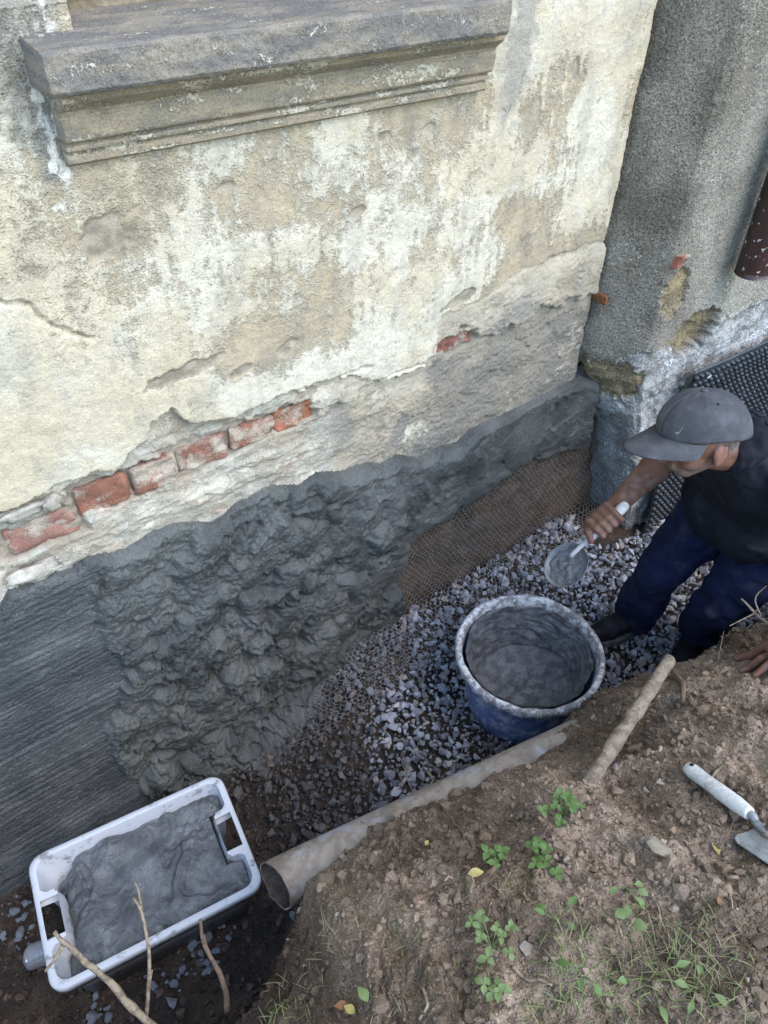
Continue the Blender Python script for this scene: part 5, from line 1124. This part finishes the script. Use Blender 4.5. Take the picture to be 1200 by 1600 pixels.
# shoes: rounded upper with a separate sole
MAT['shoe'] = mat_two('black_shoe', (0.010, 0.011, 0.015), (0.025, 0.028, 0.04), 30, .45, .65, 300, .2, .0008, .7, .3)
MAT['sole'] = mat_two('shoe_sole', (0.10, 0.10, 0.11), (0.17, 0.17, 0.18), 30, .45, .65, 200, .2, .0008, .8)
for an, to in ((anR, toR), (anL, toL)):
    d_ = to - an; d_[2] = 0; d_ /= np.linalg.norm(d_); s2_ = A3(-d_[1], d_[0], 0); gz = .185; hl0 = A3(an[0], an[1], gz) - d_ * .055; tt = A3(an[0], an[1], gz) + d_ * .185
    fsx = Flesh(); fsx.cap(hl0 + A3(0, 0, .040), .042, hl0 + d_ * .05 + A3(0, 0, .075), .046); fsx.cap(hl0 + d_ * .05 + A3(0, 0, .05), .046, tt - d_ * .07 + A3(0, 0, .030), .042); fsx.cap(tt - d_ * .07 + A3(0, 0, .028), .045, tt - d_ * .025 + A3(0, 0, .022), .034)
    shoe = fsx.build('shoe', MAT['shoe'], man, .006, 4)
    ol = [hl0 - d_ * .046, hl0 - d_ * .03 + s2_ * .036, hl0 + d_ * .06 + s2_ * .040, tt - d_ * .09 + s2_ * .052, tt - d_ * .02 + s2_ * .036, tt + d_ * .012, tt - d_ * .02 - s2_ * .036, tt - d_ * .09 - s2_ * .050, hl0 + d_ * .06 - s2_ * .040, hl0 - d_ * .03 - s2_ * .036]
    ol = curve_pts(ol + [ol[0]], 40)[:-1]; bm = bmesh.new(); f = bm.faces.new([bm.verts.new(Vector((q[0], q[1], gz - .014))) for q in ol]); r_ = bmesh.ops.extrude_face_region(bm, geom=[f])
    for v in r_['geom']:
        if isinstance(v, bmesh.types.BMVert): v.co.z += .024
    bmesh.ops.recalc_face_normals(bm, faces=bm.faces); me = bpy.data.meshes.new('sole'); bm.to_mesh(me); bm.free(); so_ = link('sole', me, MAT['sole'], shoe, False)
# cap: crown of six panels, brim, button, small stitched mark
NU, NVV = 72, 26
ph, la = np.meshgrid(np.linspace(0, 2 * np.pi, NU + 1), np.linspace(0, 1, NVV))
el = la * (np.pi / 2); cr = np.cos(el) ** .82; sr_ = np.sin(el) ** .95
sea = np.exp(-((np.abs(((ph / (np.pi / 3)) % 1) - .5) - .5) / .035) ** 2) * sst(.98, .7, la)
rr_ = 1 - .010 * sea + .012 * fbm(np.cos(ph) * 3 + 4, np.sin(ph) * 3 + la * 4, 3, 820) * sst(0, .2, la)
fx = (.114 * cr * rr_) * np.cos(ph) - .004; fy = (.094 * cr * rr_) * np.sin(ph); fz_ = .014 + .093 * sr_ * rr_ + .010 * np.cos(ph) * (1 - la) - .022 * (1 - la) * sst(.2, -1, np.cos(ph))
crown = hc + fx[..., None] * hf + fy[..., None] * hl_ + fz_[..., None] * hu
cap_e = grid('cap', crown, MAT['cap'], man); cm = cap_e.modifiers.new('thickness', 'SOLIDIFY'); cm.thickness = .003
pb_, rb_ = np.meshgrid(np.linspace(-R(66), R(66), 40), np.linspace(0, 1, 14))
ext = .082 * np.cos(pb_ * .97) ** .55
bxx = (.112 + ext * rb_ * .98) * np.cos(pb_) + .012 * rb_ * np.cos(pb_); byy = .094 * np.sin(pb_) * (1 + .12 * rb_ * np.cos(pb_)); bzz = .024 - .012 * rb_ - 2.6 * byy ** 2 * (.5 + .7 * rb_) + .0
brim = hc + (bxx - .005)[..., None] * hf + byy[..., None] * hl_ + bzz[..., None] * hu
br = grid('brim', brim, MAT['cap'], cap_e); cm = br.modifiers.new('thickness', 'SOLIDIFY'); cm.thickness = .004
py_mesh('button', H3(-.004, 0, .108) + (SV * np.array([.008, .008, .0045])) @ HB, SF, MAT['cap'], cap_e)
for k6 in range(6):
    p6 = (k6 + .5) * math.pi / 3 + math.pi / 6 * 0
    bm = bmesh.new(); bmesh.ops.create_cone(bm, cap_ends=True, segments=10, radius1=.0032, radius2=.0026, depth=.0016)
    c6 = hc + (.114 * math.cos(1.02) ** .82 * math.cos(p6) - .004) * hf + .094 * math.cos(1.02) ** .82 * math.sin(p6) * hl_ + (.014 + .093 * math.sin(1.02) ** .95) * hu
    n6 = Vector(c6 - hc).normalized(); bm.transform(Matrix.Translation(Vector(c6) + n6 * .0012) @ n6.to_track_quat('Z', 'Y').to_matrix().to_4x4()); bm_obj('eyelet', bm, MAT['shoe'], cap_e, True)
tm = NT('emblem_thread'); tm.out((.45, .36, .37), .7, .2)
def crown_pt(p_, l_, off=.0022):
    e2 = l_ * np.pi / 2; c2 = np.cos(e2) ** .82; s2 = np.sin(e2) ** .95; return hc + (.114 * c2 * math.cos(p_) - .004) * hf * 1 + (.094 * c2 * math.sin(p_)) * hl_ + (.014 + .093 * s2 + .010 * math.cos(p_) * (1 - l_)) * hu + off * (math.cos(p_) * hf + math.sin(p_) * hl_)
vs_, fs_ = [], []
for i, q in enumerate(np.linspace(0, 1, 9)):
    p_ = R(28) + R(9) * q; lc = .16 + .16 * (q - .25) ** 2 * 1.6; hw = .014 * (q + .15) ** .6 * (1 - q) ** .8 + .003
    vs_ += [crown_pt(p_, lc - hw), crown_pt(p_, lc + hw)]
fs_ = [(2 * i, 2 * i + 1, 2 * i + 3, 2 * i + 2) for i in range(8)]
py_mesh('emblem', vs_, fs_, tm.m, cap_e)

# short grey hair below the cap
rs = np.random.RandomState(77); hv, hfc = [], []
for k in range(900):
    sg_ = 1 if rs.rand() < .75 else -1; a_ = rs.uniform(.55, 1.45) * math.pi / 2 * 1.15 + .15; zl_ = rs.uniform(-.055, .012)
    kz = math.sqrt(max(0, 1 - ((zl_ - .02) / .095) ** 2)); p = H3(.098 * kz * math.cos(a_ + .25), sg_ * .077 * kz * math.sin(a_ + .25), zl_)
    nrm_ = p - H3(0, 0, zl_); nrm_ /= np.linalg.norm(nrm_); tipd = nrm_ * .35 - hu * .9 - hf * .25 + rs.normal(size=3) * .15; tip = p + nrm_ * .001 + tipd * .010; sdv = np.cross(nrm_, tipd); sdv = sdv / np.linalg.norm(sdv) * .0006
    o_ = len(hv); hv += [p - sdv, p + sdv, tip]; hfc.append((o_, o_ + 1, o_ + 2))
th_ = NT('grey_hair'); th_.out((.13, .12, .11), .7, .3); py_mesh('hair', hv, hfc, th_.m, man)

# ladle in his right hand
lad = empty('mortar_ladle', tuple(tB), 'round steel plastering ladle with white handle swung by the man', 'ladle')
V, Fq = tube_arrays([tA + tx * q for q in (-.012, -.006, .01, .05, .09, .125, .13)], [.007, .0125, .0145, .0135, .0145, .0125, .011], 16); py_mesh('handle', V, Fq, MAT['handle'], lad)
tm2 = NT('white_neck'); tm2.out((.40, .41, .43), .5, .4)
dc = on_y(885, 883, .905)                                              # centre of the dish
nkp = curve_pts([tA + tx * .12, tB, tB + (dc - tB) * .35 + A3(0, 0, .006)], 10); V, Fq = tube_arrays(nkp, .0065, 10); py_mesh('neck', V, Fq, tm2.m, lad)
dn_ = A3(0, 0, CAM_H) - dc; dn_ /= np.linalg.norm(dn_); dn_ = dn_ * .75 + A3(-.25, .45, .25); dn_ /= np.linalg.norm(dn_); d1 = np.cross(dn_, tx); d1 /= np.linalg.norm(d1); d2 = np.cross(dn_, d1)
prof = [(0.0, -.026), (.022, -.025), (.044, -.019), (.058, -.008), (.0640, .004), (.0655, .004), (.0595, -.010), (.045, -.0215), (.022, -.0275), (0, -.0285)]
thd = np.linspace(0, 2 * np.pi, 36, endpoint=False); V = np.concatenate([dc + r_ * (np.cos(thd)[:, None] * d1 + 1.06 * np.sin(thd)[:, None] * d2) + z_ * dn_ for r_, z_ in prof])
Fq = [(k * 36 + j, k * 36 + (j + 1) % 36, (k + 1) * 36 + (j + 1) % 36, (k + 1) * 36 + j) for k in range(len(prof) - 1) for j in range(36)]
MAT['darksteel'] = mat_two('mortared_steel', (0.14, 0.145, 0.155), (0.20, 0.205, 0.21), 40, .4, .6, 200, .2, .0008, .5, .4, .2); py_mesh('dish', V, Fq, MAT['darksteel'], lad)
gr_, gt_ = np.meshgrid(np.linspace(0, 1, 16), np.linspace(0, 2 * np.pi, 41)); hz_ = -.006 + .007 * fbm(gr_ * np.cos(gt_) * 3, gr_ * np.sin(gt_) * 3, 3, 830) - .004 * gr_
Vl = dc + (gr_ * .057 * np.cos(gt_))[..., None] * d1 + (gr_ * .060 * np.sin(gt_))[..., None] * d2 + hz_[..., None] * dn_
cL = np.tile((.12, .125, .135), (Vl.shape[0] * Vl.shape[1], 1)).reshape(Vl.shape)
ml = grid('mortar_load', Vl, MAT['mortar2'], None, {'ca': cL, 'cb': cL * 1.2, 'm': np.full(gr_.shape, .4)}); tag(ml, 'grey mortar lying in the dish of the ladle', 'mortar')
